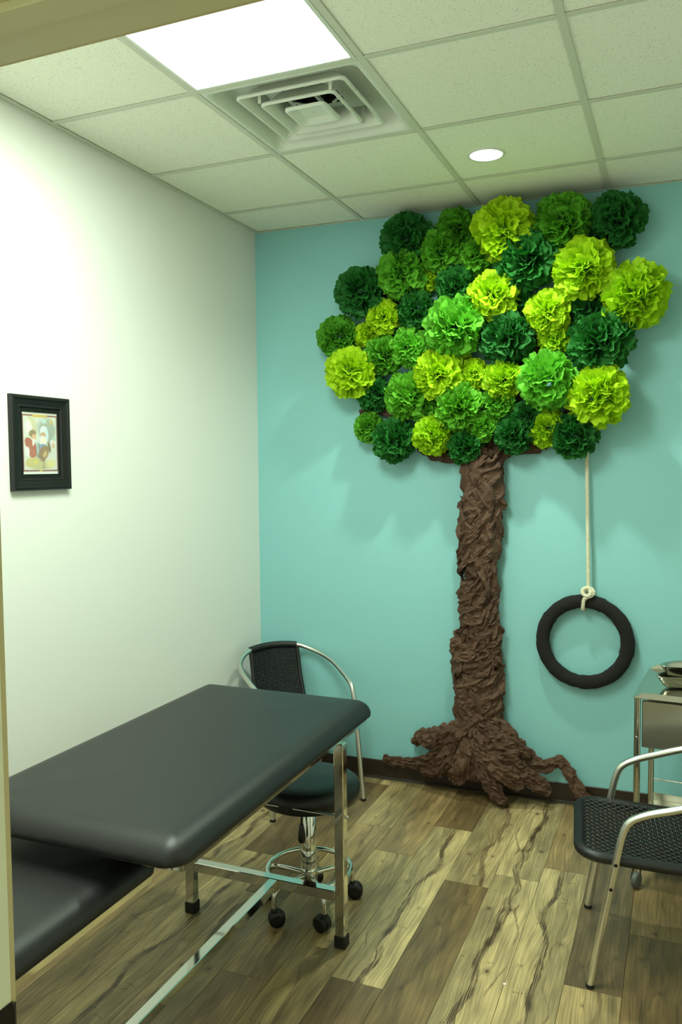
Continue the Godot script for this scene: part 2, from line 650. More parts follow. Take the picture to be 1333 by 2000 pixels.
func build_downlight():
	var o := thing("recessed_downlight", "small round recessed downlight glowing above the paper tree", "light", Vector3(-0.768, H + 0.0035, -3.443))
	var m := MB.new()
	m.lathe(Vector3.ZERO, [Vector2(0.066, -0.001), Vector2(0.069, -0.006), Vector2(0.075, -0.006), Vector2(0.079, 0.0)], 40, Basis.IDENTITY, false, false)
	put("trim_ring", m, M.vent, o)
	var g := MB.new()
	g.lathe(Vector3.ZERO, [Vector2(0.067, -0.002), Vector2(0.067, -0.004), Vector2(0.05, -0.0055)], 40)
	put("lens", g, M.glow, o)
	# a downlight throws most of its light down: a wide soft cone
	var l := SpotLight3D.new()
	l.name = "light"
	l.position = Vector3(0, -0.012, 0)
	l.rotation_degrees = Vector3(-90, 0, 0)
	l.spot_angle = 74.0
	l.spot_angle_attenuation = 1.0
	l.spot_range = 12.0
	l.spot_attenuation = 2.0
	l.light_size = 0.06
	l.light_energy = DOWN_ENERGY
	l.light_color = LIGHT
	l.shadow_enabled = true
	o.add_child(l, true)

func sqring(h0: float, y0: float, n := 5, r := 0.02) -> Array:
	var out := []
	for q in rrect(h0 * 2, h0 * 2, r, n):
		out.append(Vector3(q.x, y0, q.y))
	return out

func build_diffuser():
	var o := thing("air_diffuser", "square white air diffuser with stepped louvres beside the light panel", "vent", Vector3(GX + T / 2, H, GZ - T / 2))
	# flush flange, coved sides, back plate with a round hole
	var m := MB.new()
	m.sheet([sqring(0.292, 0.001, 5, 0.004), sqring(0.283, -0.001, 5, 0.008), sqring(0.272, 0.004, 5, 0.03), sqring(0.262, 0.018, 5, 0.04), sqring(0.254, 0.04, 5, 0.045), sqring(0.245, 0.055, 5, 0.045), sqring(0.22, 0.062, 5, 0.045)], true, false)
	var hole := []
	var plate := sqring(0.22, 0.062, 5, 0.045)
	for p in plate:
		var a := atan2(p.z, p.x)
		hole.append(Vector3(cos(a) * 0.118, 0.066, sin(a) * 0.118))
	m.sheet([plate, hole], true, false)
	put("housing", m, M.vent, o)
	var d := MB.new()
	var top := []
	for p in hole: top.append(p + Vector3(0, 0.16, 0))
	d.sheet([hole, top], true, false)
	d.fan(top, Vector3.DOWN)
	put("duct", d, M.duct, o)
	var cr := MB.new()
	cr.box(Vector3(0, 0.075, 0), Vector3(0.23, 0.012, 0.012))
	cr.box(Vector3(0, 0.075, 0), Vector3(0.012, 0.012, 0.23))
	cr.tube(smooth([Vector3(0.112, 0.07, 0), Vector3(0, 0.07, 0.112), Vector3(-0.112, 0.07, 0), Vector3(0, 0.07, -0.112)], 8, true), 0.005, 8, true)
	put("collar", cr, M.vent, o)
	var L := [[0.205, 0.152, 0.004], [0.142, 0.094, -0.004]]
	for q in L:
		var k := MB.new()
		var y: float = q[2]
		k.sheet([sqring(q[0] + 0.001, y + 0.008), sqring(q[0] + 0.001, y), sqring(q[0] - 0.003, y - 0.003), sqring(q[0] - 0.009, y - 0.001), sqring(q[0] - 0.018, y + 0.010), sqring(q[1], y + 0.055)], true, false)
		k.sheet([sqring(q[0] + 0.001, y + 0.008), sqring(q[0] - 0.015, y + 0.016), sqring(q[1] + 0.002, y + 0.055), sqring(q[1], y + 0.055)], true, true)
		put("louvre", k, M.vent, o)
	var c := MB.new()
	c.sheet([sqring(0.080, 0.0), sqring(0.080, -0.008), sqring(0.076, -0.011), sqring(0.068, -0.010), sqring(0.045, 0.004)], true, false)
	c.fan(sqring(0.045, 0.004), Vector3.DOWN)
	put("centre_pan", c, M.vent, o)
	for sx in [-1, 1]:
		for sz in [-1, 1]:
			var p := MB.new()
			p.box(Vector3(sx * 0.135, 0.028, sz * 0.155), Vector3(0.012, 0.062, 0.003), Basis.IDENTITY, 0.0008)
			put("bracket", p, M.vent, o)
	var s := MB.new()
	s.lathe(Vector3(0, 0.0025, 0), [Vector2(0.004, 0.002), Vector2(0.004, -0.001), Vector2(0.002, -0.002)], 10)
	put("screw", s, M.grid, o)

func build_doorway():
	var o := Node3D.new()
	o.name = "door_1"
	o.set_meta("kind", "structure")
	o.set_meta("label", "cream painted door frame the view looks through")
	add_child(o)
	var z0 := -0.738
	var z1 := -0.62
	var xa := -0.745
	var xb := 0.165
	var hy := 2.128
	# left and right jambs, head
	put("jamb", boxmesh(Vector3(xa - 0.0175, hy / 2, (z0 + z1) / 2), Vector3(0.035, hy, z1 - z0), 0.002), M.jamb, o)
	put("jamb", boxmesh(Vector3(xb + 0.0175, hy / 2, (z0 + z1) / 2), Vector3(0.035, hy, z1 - z0), 0.002), M.jamb, o)
	put("head", boxmesh(Vector3((xa + xb) / 2, hy + 0.0175, (z0 + z1) / 2), Vector3(xb - xa + 0.07, 0.035, z1 - z0), 0.002), M.trim, o)
	put("stop", boxmesh(Vector3(xa + 0.006, hy / 2, -0.648), Vector3(0.012, hy, 0.04), 0.002), M.trim, o)
	put("stop", boxmesh(Vector3(xb - 0.006, hy / 2, -0.648), Vector3(0.012, hy, 0.04), 0.002), M.trim, o)
	put("stop", boxmesh(Vector3((xa + xb) / 2, hy - 0.003, -0.6605), Vector3(xb - xa - 0.024, 0.01, 0.037), 0.0015), M.trim, o)
	# room side casing, set back a little from the jamb edge
	put("casing", boxmesh(Vector3(xa - 0.037, 1.095, -0.7455), Vector3(0.062, 2.19, 0.015), 0.003), M.trimwood, o)
	put("casing", boxmesh(Vector3(xb + 0.037, 1.095, -0.7455), Vector3(0.062, 2.19, 0.015), 0.003), M.trimwood, o)
	put("casing", boxmesh(Vector3((xa + xb) / 2, hy + 0.037, -0.7455), Vector3(xb - xa + 0.012, 0.062, 0.015), 0.003), M.trimwood, o)
	# hall side casing
	put("casing", boxmesh(Vector3(xa - 0.037, 1.095, -0.6125), Vector3(0.062, 2.19, 0.015), 0.003), M.trim, o)
	put("casing", boxmesh(Vector3(xb + 0.037, 1.095, -0.6125), Vector3(0.062, 2.19, 0.015), 0.003), M.trim, o)
	put("casing", boxmesh(Vector3((xa + xb) / 2, hy + 0.037, -0.6125), Vector3(xb - xa + 0.012, 0.062, 0.015), 0.003), M.trim, o)
	var sp := MB.new()
	sp.box(Vector3(xa + 0.0012, 0.985, -0.718), Vector3(0.0024, 0.09, 0.040), Basis.IDENTITY, 0.001)
	sp.box(Vector3(xa - 0.001, 0.985, -0.742), Vector3(0.0022, 0.075, 0.012), Basis(Vector3.UP, 0.6), 0.0008)
	var st := put("strike_plate", sp, M.bronze, o)
	st.set_meta("label", "dark bronze strike plate")
	put("latch_hole", boxmesh(Vector3(xa + 0.0026, 0.978, -0.716), Vector3(0.0006, 0.045, 0.018)), M.trimwood, st)

func build_hall():
	# the corridor behind the doorway, where the view is taken from
	var top := 2.6
	struct("wall_hall", boxmesh(Vector3(-0.4, 1.65, 1.36), Vector3(4.4, 3.3, 0.12)), M.bright)
	struct("wall_hall_left", boxmesh(Vector3(-2.5, 1.65, 0.37), Vector3(0.12, 3.3, 1.98)), M.bright)
	struct("wall_hall_right", boxmesh(Vector3(1.7, 1.65, 0.37), Vector3(0.12, 3.3, 1.98)), M.bright)
	var hw := MB.new()
	hw.box(Vector3(-2.34, 1.65, -0.57), Vector3(0.34, 3.3, 0.1))
	hw.box(Vector3(1.38, 1.65, -0.57), Vector3(0.74, 3.3, 0.1))
	struct("wall_hall_front", hw, M.bright)
	struct("ceiling_hall", boxmesh(Vector3(-0.4, top + 0.05, 0.37), Vector3(4.3, 0.1, 1.98)), M.bright)
	var o := thing("corridor_light", "small flush ceiling light in the corridor behind the viewer", "light", Vector3(-0.9, top, 0.5))
	put("housing", boxmesh(Vector3(0, -0.01, 0), Vector3(0.34, 0.018, 0.34), 0.004), M.vent, o)
	put("diffuser", boxmesh(Vector3(0, -0.022, 0), Vector3(0.30, 0.006, 0.30), 0.002), M.glow, o)
	area_light(o, Vector3(0, -0.028, 0), Vector2(0.29, 0.29), HALL_ENERGY)

# ------------------------------------------------------------------ paper tree
var crease: FastNoiseLite
var folds: FastNoiseLite

# a length of crumpled, twisted paper: path on the wall as (s, y, off, width, depth)
func crumple(path: Array, seed_: float, seg := 40, per := 16, twist := 5.0, amount := 1.0, pleats := 7.0) -> MB:
	var P := []
	var S := []
	for q in path:
		P.append(wp(q[0], q[1], q[2]))
		S.append(Vector3(q[3], q[4], 0))
	P = smooth(P, per)
	S = smooth(S, per)
	var rings := []
	var n := P.size()
	var dist := 0.0
	for i in n:
		if i > 0: dist += P[i].distance_to(P[i - 1])
		var t: Vector3 = (P[mini(i + 1, n - 1)] - P[maxi(i - 1, 0)]).normalized()
		var out := (WN - t * WN.dot(t)).normalized()
		var sd := t.cross(out)
		var ring := []
		for k in seg:
			var a := TAU * k / seg
			var rx: float = S[i].x
			var rz: float = S[i].y
			var dir := sd * cos(a) + out * sin(a)
			var base: Vector3 = sd * (cos(a) * rx) + out * (sin(a) * rz)
			# pleats that wind along the length, bent by slow noise, then creases
			var aa := a + dist * twist
			var f := folds.get_noise_3d(cos(aa) * 9.0, sin(aa) * 9.0, dist * 34.0 + seed_)
			var pl := aa * pleats / TAU + 1.6 * folds.get_noise_3d(cos(a) * 12.0 + 60.0, sin(a) * 12.0, dist * 70.0 + seed_)
			var tr := absf(fposmod(pl, 1.0) * 2.0 - 1.0) - 0.5
			var wpos: Vector3 = (P[i] + base) * 1.0
			var c := crease.get_noise_3d(wpos.x * 100.0 + seed_, wpos.y * 100.0, wpos.z * 100.0 + dist * 20.0)
			var r := minf(rx, rz)
			var disp := amount * (f * 0.42 * r + tr * minf(0.42 * r, 0.018) + c * 0.018)
			var p: Vector3 = P[i] + base + dir * disp
			# nothing goes through the wall or the floor
			var off := (p - WO).dot(WN)
			if off < 0.003: p += WN * (0.003 - off)
			if p.y < 0.004: p.y = 0.004
			ring.append(p)
		rings.append(ring)
	var m := MB.new()
	m.g = -1
	m.loft(rings)
	return m

# a loose fold of paper lying over the trunk: open sheet, pleated along its length
func paper_flap(c: float, y0: float, hw: float, rng: RandomNumberGenerator) -> MB:
	var a0 := rng.randf_range(0.12, 0.88) * PI
	var lean := rng.randf_range(0.25, 0.85) * (-1.0 if rng.randf() < 0.3 else 1.0)
	var half := rng.randf_range(0.10, 0.19)
	var wid := rng.randf_range(0.035, 0.075)
	var lift := rng.randf_range(0.0, 0.022)
	var ph := rng.randf() * 9.0
	var nf := rng.randf_range(1.2, 2.6)
	var rows := []
	for i in 15:
		var u := i / 7.0 - 1.0
		var row := []
		for j in 10:
			var v := j / 4.5 - 1.0
			var w := wid * (1.0 - 0.45 * u * u) * (1.0 + 0.25 * sin(u * 4.0 + ph))
			var along := u * half
			var x := along * sin(lean) + v * w * cos(lean)
			var y := along * cos(lean) - v * w * sin(lean)
			var ang := a0 - x / 0.085
			ang = clampf(ang, 0.03, PI - 0.03)
			var tr := absf(fposmod(v * nf * 0.5 + 0.5 * sin(u * 3.0 + ph) + 0.2 * folds.get_noise_3d(u * 20.0, v * 20.0, ph * 30.0), 1.0) * 2.0 - 1.0)
			var up := lift + 0.020 * tr + 0.015 * folds.get_noise_3d(u * 25.0 + ph * 50.0, v * 18.0, 3.0) + 0.008 * absf(v) - 0.016 * u * u
			row.append(wp(c + cos(ang) * (hw + up), y0 + y, maxf(0.004, 0.052 + sin(ang) * (0.062 + up))))
		rows.append(row)
	var m := MB.new()
	m.g = -1
	m.sheet(rows)
	return m

func build_tree():
	crease = FastNoiseLite.new()
	crease.noise_type = FastNoiseLite.TYPE_CELLULAR
	crease.cellular_return_type = FastNoiseLite.RETURN_DISTANCE
	crease.frequency = 0.22
	crease.seed = 3
	crease.fractal_type = FastNoiseLite.FRACTAL_NONE
	folds = FastNoiseLite.new()
	folds.noise_type = FastNoiseLite.TYPE_SIMPLEX
	folds.frequency = 0.09
	folds.fractal_octaves = 3
	folds.seed = 9
	var o := thing("paper_tree", "twisted brown kraft paper tree trunk with roots on the blue wall", "tree", wp(1.25, 0, 0))
	var at := o.position
	var prof := [[1.76, 1.275, 0.075], [1.704, 1.257, 0.082], [1.60, 1.268, 0.086], [1.532, 1.275, 0.088], [1.418, 1.258, 0.098], [1.32, 1.25, 0.092], [1.229, 1.243, 0.084], [1.134, 1.246, 0.074], [0.99, 1.248, 0.088], [0.849, 1.265, 0.09], [0.705, 1.237, 0.122], [0.609, 1.242, 0.115], [0.51, 1.243, 0.112], [0.417, 1.25, 0.108], [0.33, 1.25, 0.15], [0.22, 1.25, 0.21], [0.10, 1.25, 0.23]]
	var path := []
	for q in prof:
		path.append([q[1], q[0], 0.055, q[2], 0.062 + (0.02 if q[0] < 0.45 else 0.0)])
	var parts := []
	parts.append(["trunk", crumple(path, 1.0, 60, 7, 6.0, 1.0, 9.0), M.bark])
	# strips wound over the trunk
	var rng := RandomNumberGenerator.new()
	rng.seed = 404
	var ys := [1.64, 1.53, 1.40, 1.27, 1.14, 1.02, 0.88, 0.75, 0.66, 0.55, 0.45]
	for i in ys.size():
		var y0: float = ys[i]
		var c := 1.25
		var hw := 0.09
		for k in prof.size() - 1:
			if y0 <= prof[k][0] and y0 >= prof[k + 1][0]:
				var f: float = (prof[k][0] - y0) / (prof[k][0] - prof[k + 1][0])
				c = lerpf(prof[k][1], prof[k + 1][1], f)
				hw = lerpf(prof[k][2], prof[k + 1][2], f)
		var dirn := -1.0 if rng.randf() < 0.3 else 1.0
		var rise := rng.randf_range(0.10, 0.24)
		var w := rng.randf_range(0.034, 0.055)
		var q := []
		for k in 5:
			var f := k / 4.0
			var a := PI * (0.02 + 0.96 * f)
			q.append([c - cos(a) * hw * 0.94 * dirn, y0 + rise * (0.5 - f), 0.045 + sin(a) * 0.052, w * (0.8 + 0.4 * sin(a)), 0.022 + 0.014 * sin(a)])
		parts.append(["paper_strip", crumple(q, 20.0 + i * 7.3, 22, 7, 12.0, 1.1, 5.0), M.bark2 if i % 2 else M.bark])
	for i in 56:
		var y0 := 1.70 - 1.28 * (i + rng.randf()) / 56.0
		var c := 1.25
		var hw := 0.09
		for k in prof.size() - 1:
			if y0 <= prof[k][0] and y0 >= prof[k + 1][0]:
				var f: float = (prof[k][0] - y0) / (prof[k][0] - prof[k + 1][0])
				c = lerpf(prof[k][1], prof[k + 1][1], f)
				hw = lerpf(prof[k][2], prof[k + 1][2], f)
		parts.append(["paper_fold", paper_flap(c, y0, hw * 0.82, rng), [M.bark, M.bark2][i % 2]])
	# branches
	for b in [[[1.281, 1.70], [1.153, 1.712], [0.995, 1.746], [0.861, 1.872], [0.737, 1.955], [0.617, 1.948]], [[1.26, 1.68], [1.099, 2.03], [0.861, 2.474], [0.745, 2.552]], [[1.30, 1.70], [1.407, 1.756], [1.529, 1.762], [1.637, 1.834], [1.68, 1.945]], [[1.29, 1.70], [1.429, 2.037], [1.521, 2.241], [1.72, 2.475]]]:
		var q := []
		for k in b.size():
			var f: float = float(k) / (b.size() - 1)
			q.append([b[k][0], b[k][1], 0.036, lerpf(0.052, 0.024, f), lerpf(0.034, 0.022, f)])
		parts.append(["branch", crumple(q, 500.0 + b.size() * 13.0 + b[1][0] * 40.0, 22, 9, 10.0, 1.0, 5.0), M.bark])
	# roots spread over the baseboard to the floor
	var R := [
		[[1.21, 0.36, 0.09, 0.07], [1.12, 0.31, 0.10, 0.062], [1.03, 0.275, 0.08, 0.06], [0.945, 0.262, 0.055, 0.048], [0.905, 0.225, 0.045, 0.03]],
		[[1.17, 0.32, 0.10, 0.06], [1.05, 0.19, 0.10, 0.05], [0.90, 0.128, 0.06, 0.036], [0.80, 0.118, 0.045, 0.034], [0.735, 0.122, 0.04, 0.026]],
		[[1.22, 0.33, 0.12, 0.055], [1.11, 0.20, 0.13, 0.055], [1.03, 0.12, 0.10, 0.045], [0.955, 0.088, 0.07, 0.032]],
		[[1.24, 0.34, 0.13, 0.055], [1.20, 0.22, 0.15, 0.06], [1.16, 0.12, 0.13, 0.05], [1.12, 0.075, 0.10, 0.034]],
		[[1.27, 0.36, 0.13, 0.06], [1.28, 0.24, 0.16, 0.065], [1.32, 0.13, 0.17, 0.055], [1.37, 0.05, 0.17, 0.042], [1.40, 0.03, 0.165, 0.03]],
		[[1.30, 0.37, 0.13, 0.06], [1.38, 0.27, 0.14, 0.07], [1.46, 0.19, 0.13, 0.058], [1.54, 0.13, 0.12, 0.05], [1.605, 0.085, 0.11, 0.036]],
		[[1.31, 0.40, 0.10, 0.06], [1.40, 0.32, 0.10, 0.065], [1.48, 0.235, 0.08, 0.05], [1.565, 0.192, 0.06, 0.04], [1.645, 0.222, 0.05, 0.034], [1.70, 0.145, 0.05, 0.036], [1.745, 0.09, 0.055, 0.038], [1.79, 0.035, 0.06, 0.026]],
		[[1.24, 0.42, 0.12, 0.055], [1.33, 0.33, 0.14, 0.055], [1.42, 0.30, 0.13, 0.05], [1.50, 0.24, 0.10, 0.04]],
		[[1.30, 0.42, 0.11, 0.05], [1.20, 0.35, 0.14, 0.055], [1.10, 0.31, 0.13, 0.055], [1.02, 0.23, 0.10, 0.04]],
		[[1.25, 0.30, 0.15, 0.05], [1.33, 0.22, 0.17, 0.055], [1.42, 0.15, 0.16, 0.05], [1.47, 0.10, 0.14, 0.035]],
	]
	for i in R.size():
		var q := []
		for k in R[i]:
			q.append([k[0], k[1], k[2], k[3], k[3] * 0.72])
		parts.append(["root", crumple(q, 700.0 + i * 9.7, 26, 8, 9.0, 1.1, 6.0), M.bark2 if i % 3 == 0 else M.bark])
	for p in parts:
		var k := put(p[0], p[1], p[2], o)
		k.position = -at

# ------------------------------------------------------------------ tissue pom-poms
func pom_mesh(seed_: int) -> ArrayMesh:
	var rng := RandomNumberGenerator.new()
	rng.seed = seed_
	var m := MB.new()
	var n := 168
	for i in n:
		var zz := 1.0 - 1.42 * (i + 0.5) / n
		var a := i * 2.399963 + rng.randf() * 0.5
		var rad := sqrt(maxf(0.0, 1.0 - zz * zz))
		var d := Vector3(cos(a) * rad, sin(a) * rad, zz)
		d = (d + Vector3(rng.randfn(), rng.randfn(), rng.randfn()) * 0.15).normalized()
		var t := d.cross(Vector3(rng.randfn(), rng.randfn(), rng.randfn())).normalized()
		var nn := d.cross(t)
		var ph := rng.randf() * TAU
		var fq := rng.randf_range(2.0, 3.6)
		var am := rng.randf_range(0.05, 0.11)
		var curl := rng.randf_range(-0.32, 0.32)
		var rr := rng.randf_range(0.82, 1.03)
		var wd := rng.randf_range(0.20, 0.34)
		var rows := []
		for r in 6:
			var f := r / 5.0
			var row := []
			for c in 9:
				var b := c / 4.0 - 1.0
				var w := wd * (0.22 + 0.78 * pow(f, 0.7))
				var off := am * (0.25 + 0.75 * f) * sin(b * fq + ph) + 0.03 * f * sin(b * 9.0 + ph * 2.0)
				var radius := lerpf(0.34, rr, f)
				if r == 5:
					radius += 0.03 * sin(b * 7.5 + ph) - 0.13 * pow(absf(b), 4.0)
				var p := d * radius + t * (b * w) + nn * (off + curl * f * f * 0.5)
				# the outer rim folds over towards the surface
				p -= d * (0.10 * f * f * absf(curl) + 0.22 * b * b * w)
				row.append(p)
			rows.append(row)
		m.g = 0
		m.sheet(rows)
	return m.mesh()

func build_poms():
	var tones := {"d": [Color(0.08, 0.375, 0.10), Color(0.09, 0.40, 0.105)], "m": [Color(0.32, 0.59, 0.09), Color(0.29, 0.56, 0.08)], "g": [Color(0.38, 0.66, 0.13), Color(0.345, 0.625, 0.115)], "l": [Color(0.44, 0.745, 0.20), Color(0.41, 0.72, 0.18)], "y": [Color(0.715, 0.855, 0.07), Color(0.67, 0.83, 0.06)]}
	for k in tones:
		for i in 2:
			var m := mat(tones[k][i], 0.75)
			var lin: Color = tones[k][i]
			m.backlight_enabled = true
			m.backlight = Color(lin.r * 0.9, lin.g * 0.9, lin.b * 0.9)
			tones[k][i] = m
	var shapes := []
	for i in 7: shapes.append(pom_mesh(60 + i))
	# s along the wall, height, distance of the centre from the wall, radius, tone, what singles it out
	var P := [
		[0.892, 2.845, 0.094, 0.128, "d", "dark green pom-pom at the top left corner of the crown, touching the ceiling"],
		[1.134, 2.858, 0.074, 0.095, "m", "medium green pom-pom in the top row, between dark green and big yellow-green ones"],
		[1.384, 2.804, 0.146, 0.140, "y", "big yellow-green pom-pom in the middle of the top row under the downlight"],
		[1.648, 2.813, 0.116, 0.127, "g", "big grass green pom-pom in the top row, second from its right end"],
		[1.887, 2.778, 0.090, 0.122, "d", "dark green pom-pom at the top right end of the crown"],
		[1.063, 2.721, 0.100, 0.101, "g", "grass green pom-pom just below the medium green one of the top row"],
		[1.243, 2.682, 0.088, 0.082, "g", "small grass green pom-pom below left of the top yellow-green one"],
		[1.488, 2.638, 0.123, 0.139, "d", "large dark green pom-pom directly below right of the top yellow-green one"],
		[1.745, 2.562, 0.143, 0.136, "y", "large yellow-green pom-pom below the two right ones of the top row"],
		[0.870, 2.625, 0.112, 0.121, "g", "grass green pom-pom directly below the top left dark green one"],
		[1.001, 2.600, 0.053, 0.061, "y", "tiny yellow-green pom-pom squeezed between grass green and dark green in the upper left"],
		[1.138, 2.547, 0.095, 0.093, "d", "dark green pom-pom left of the yellow-green one in the upper middle"],
		[1.329, 2.473, 0.131, 0.116, "y", "yellow-green pom-pom in the upper middle, below the gap where the wall shows"],
		[1.967, 2.425, 0.127, 0.145, "y", "largest yellow-green pom-pom, at the far right edge of the crown"],
		[0.647, 2.553, 0.112, 0.121, "d", "dark green pom-pom at the upper left edge, nearest the white wall"],
		[1.455, 2.443, 0.056, 0.066, "d", "tiny dark green pom-pom between two yellow-green ones in the upper middle"],
		[1.588, 2.381, 0.122, 0.102, "y", "oval yellow-green pom-pom right of centre, upper of a touching pair"],
		[0.944, 2.443, 0.096, 0.095, "d", "dark green pom-pom left of the big light green one in the middle"],
		[0.768, 2.419, 0.092, 0.088, "y", "yellow-green pom-pom below right of the leftmost dark green one"],
		[1.150, 2.341, 0.147, 0.141, "l", "big light green pom-pom in the middle of the crown"],
		[1.771, 2.398, 0.077, 0.100, "d", "dark green pom-pom half hidden between two large yellow-green ones on the right"],
		[1.825, 2.235, 0.125, 0.142, "d", "largest dark green pom-pom, on the right below the far right yellow-green one"],
		[1.392, 2.269, 0.113, 0.123, "d", "dark green pom-pom in the centre, right of the big light green one"],
		[0.515, 2.339, 0.081, 0.106, "m", "medium green pom-pom at the leftmost edge of the crown"],
		[0.662, 2.341, 0.074, 0.060, "y", "tiny yellow-green pom-pom beside the leftmost medium green one"],
		[1.615, 2.261, 0.085, 0.077, "y", "small yellow-green pom-pom right of centre, lower of a touching pair"],
		[0.906, 2.261, 0.098, 0.098, "l", "light green pom-pom left of centre beside the grass green one"],
		[0.762, 2.233, 0.076, 0.099, "g", "grass green pom-pom between the light green one and the left yellow-green one"],
		[0.602, 2.147, 0.135, 0.122, "y", "large yellow-green pom-pom at the lower left edge of the crown"],
		[1.587, 2.063, 0.140, 0.131, "l", "big light green pom-pom on the right below the touching yellow-green pair"],
		[1.063, 2.117, 0.133, 0.120, "y", "large frilly yellow-green pom-pom below the big light green one in the middle"],
		[1.117, 2.214, 0.071, 0.091, "y", "yellow-green pom-pom mostly hidden beneath the big light green one in the middle"],
		[1.227, 2.112, 0.084, 0.075, "y", "small yellow-green pom-pom, middle of three in a row below centre"],
		[1.381, 2.077, 0.117, 0.094, "y", "yellow-green pom-pom at the right end of three in a row below centre"],
		[1.817, 1.982, 0.145, 0.138, "y", "round yellow-green pom-pom at the lower right edge above the swing rope"],
		[0.705, 2.041, 0.069, 0.087, "d", "small dark green pom-pom below the lower left yellow-green one"],
		[0.898, 2.021, 0.108, 0.114, "g", "grass green pom-pom above the left bare branch, larger of a touching pair"],
		[0.972, 1.951, 0.082, 0.072, "g", "small grass green pom-pom above the left branch, smaller of a touching pair"],
		[1.164, 1.954, 0.131, 0.116, "g", "large grass green pom-pom in the lower middle above the trunk"],
		[1.349, 1.963, 0.089, 0.085, "g", "grass green pom-pom just below the right end of the yellow-green row"],
		[1.485, 1.897, 0.086, 0.079, "d", "small dark green pom-pom below the big light green one on the right"],
		[1.030, 1.820, 0.119, 0.097, "y", "yellow-green pom-pom at the bottom left over the branch"],
		[0.677, 1.867, 0.062, 0.077, "m", "small medium green pom-pom under the tip of the left branch"],
		[0.822, 1.799, 0.103, 0.107, "d", "dark green pom-pom hanging lowest at the bottom left"],
		[1.277, 1.858, 0.104, 0.073, "g", "small grass green pom-pom right above the top of the trunk"],
		[1.190, 1.762, 0.112, 0.086, "d", "dark green pom-pom at the bottom, touching the left of the trunk top"],
		[1.426, 1.817, 0.094, 0.092, "d", "dark green pom-pom at the bottom, right of the trunk top"],
		[1.580, 1.846, 0.072, 0.093, "y", "yellow-green pom-pom at the bottom right between two dark green ones"],
		[1.706, 1.806, 0.101, 0.104, "d", "dark green pom-pom at the bottom right where the rope begins"],
	]
	var rng := RandomNumberGenerator.new()
	rng.seed = 12
	for i in P.size():
		var q: Array = P[i]
		var o := put("tissue_pom_pom", shapes[i % 7], tones[q[4]][i % 2])
		o.set_meta("label", q[5])
		o.set_meta("category", "pom-pom")
		o.set_meta("group", "tissue paper pom-poms of the tree crown")
		var bas := Basis(WD, Vector3.UP, WN) * Basis(Vector3.BACK, rng.randf() * TAU) * Basis(Vector3.RIGHT, rng.randf_range(-0.2, 0.2))
		var s: float = q[3] * 1.14
		o.transform = Transform3D(bas.scaled_local(Vector3(s, s, s * 0.88)), wp(q[0], minf(q[1], H - 0.01 - s), q[2]))

# ------------------------------------------------------------------ tyre swing
func twisted(pts: Array, r: float, pitch: float) -> MB:
	var m := MB.new()
	for s in 3:
		var q := []
		var dist := 0.0
		for i in pts.size():
			if i > 0: dist += pts[i].distance_to(pts[i - 1])
			var t: Vector3 = (pts[mini(i + 1, pts.size() - 1)] - pts[maxi(i - 1, 0)]).normalized()
			var u := (WN - t * WN.dot(t)).normalized()
			var w := t.cross(u)
			var a := TAU * (dist / pitch + s / 3.0)
			q.append(pts[i] + (u * cos(a) + w * sin(a)) * r * 0.55)
		m.tube(q, r * 0.56, 7)
	return m

func build_swing():
	var cs := 1.755
	var cy := 0.818
	var at := wp(cs, cy, 0)
	var o := thing("tyre_swing", "black fabric wrapped ring hung as a tyre swing on a white rope", "swing", at)
	# the ring: foam wrapped in black cloth, lap edges of the wrapping standing a little proud
	var rings := []
	var n := 176
	for i in n:
		var a := TAU * i / n
		var wrap := fposmod(a * 9.0 / TAU + 0.4, 1.0)
		var th := 0.0315 + 0.0028 * (1.0 - wrap) + 0.0006 * sin(a * 23.0)
		var c := Vector2(cos(a), sin(a))
		var ring := []
		for k in 20:
			var b := TAU * k / 20
			var rr := 0.1965 + cos(b) * th
			ring.append(wp(cs + c.x * rr, cy + c.y * rr, 0.036 + sin(b) * 0.03) - at)
		rings.append(ring)
	rings.append(rings[0])
	var m := MB.new()
	m.loft(rings, false, false)
	put("ring", m, M.cloth, o)
	var line := []
	for i in 150:
		var f := i / 149.0
		line.append(wp(lerpf(1.757, 1.772, f), lerpf(1.80, 1.065, f), lerpf(0.03, 0.05, f)) - at)
	put("rope", twisted(line, 0.0088, 0.030), M.rope, o)
	var knot := smooth([wp(1.772, 1.08, 0.055), wp(1.785, 1.062, 0.07), wp(1.772, 1.046, 0.078), wp(1.752, 1.052, 0.074), wp(1.746, 1.070, 0.066), wp(1.762, 1.082, 0.062), wp(1.786, 1.078, 0.06), wp(1.797, 1.062, 0.062), wp(1.786, 1.046, 0.068), wp(1.766, 1.038, 0.073), wp(1.756, 1.03, 0.076)], 8)
	for i in knot.size(): knot[i] -= at
	put("knot", twisted(knot, 0.0088, 0.030), M.rope, o)
	var lp := smooth([wp(1.764, 1.034, 0.074), wp(1.754, 1.028, 0.073), wp(1.750, 1.00, 0.071), wp(1.748, 0.982, 0.06), wp(1.748, 0.976, 0.03), wp(1.75, 0.978, 0.014), wp(1.752, 1.052, 0.014), wp(1.757, 1.056, 0.02), wp(1.764, 1.062, 0.05)], 8)
	for i in lp.size(): lp[i] -= at
	put("rope_loop", twisted(lp, 0.0085, 0.030), M.rope, o)

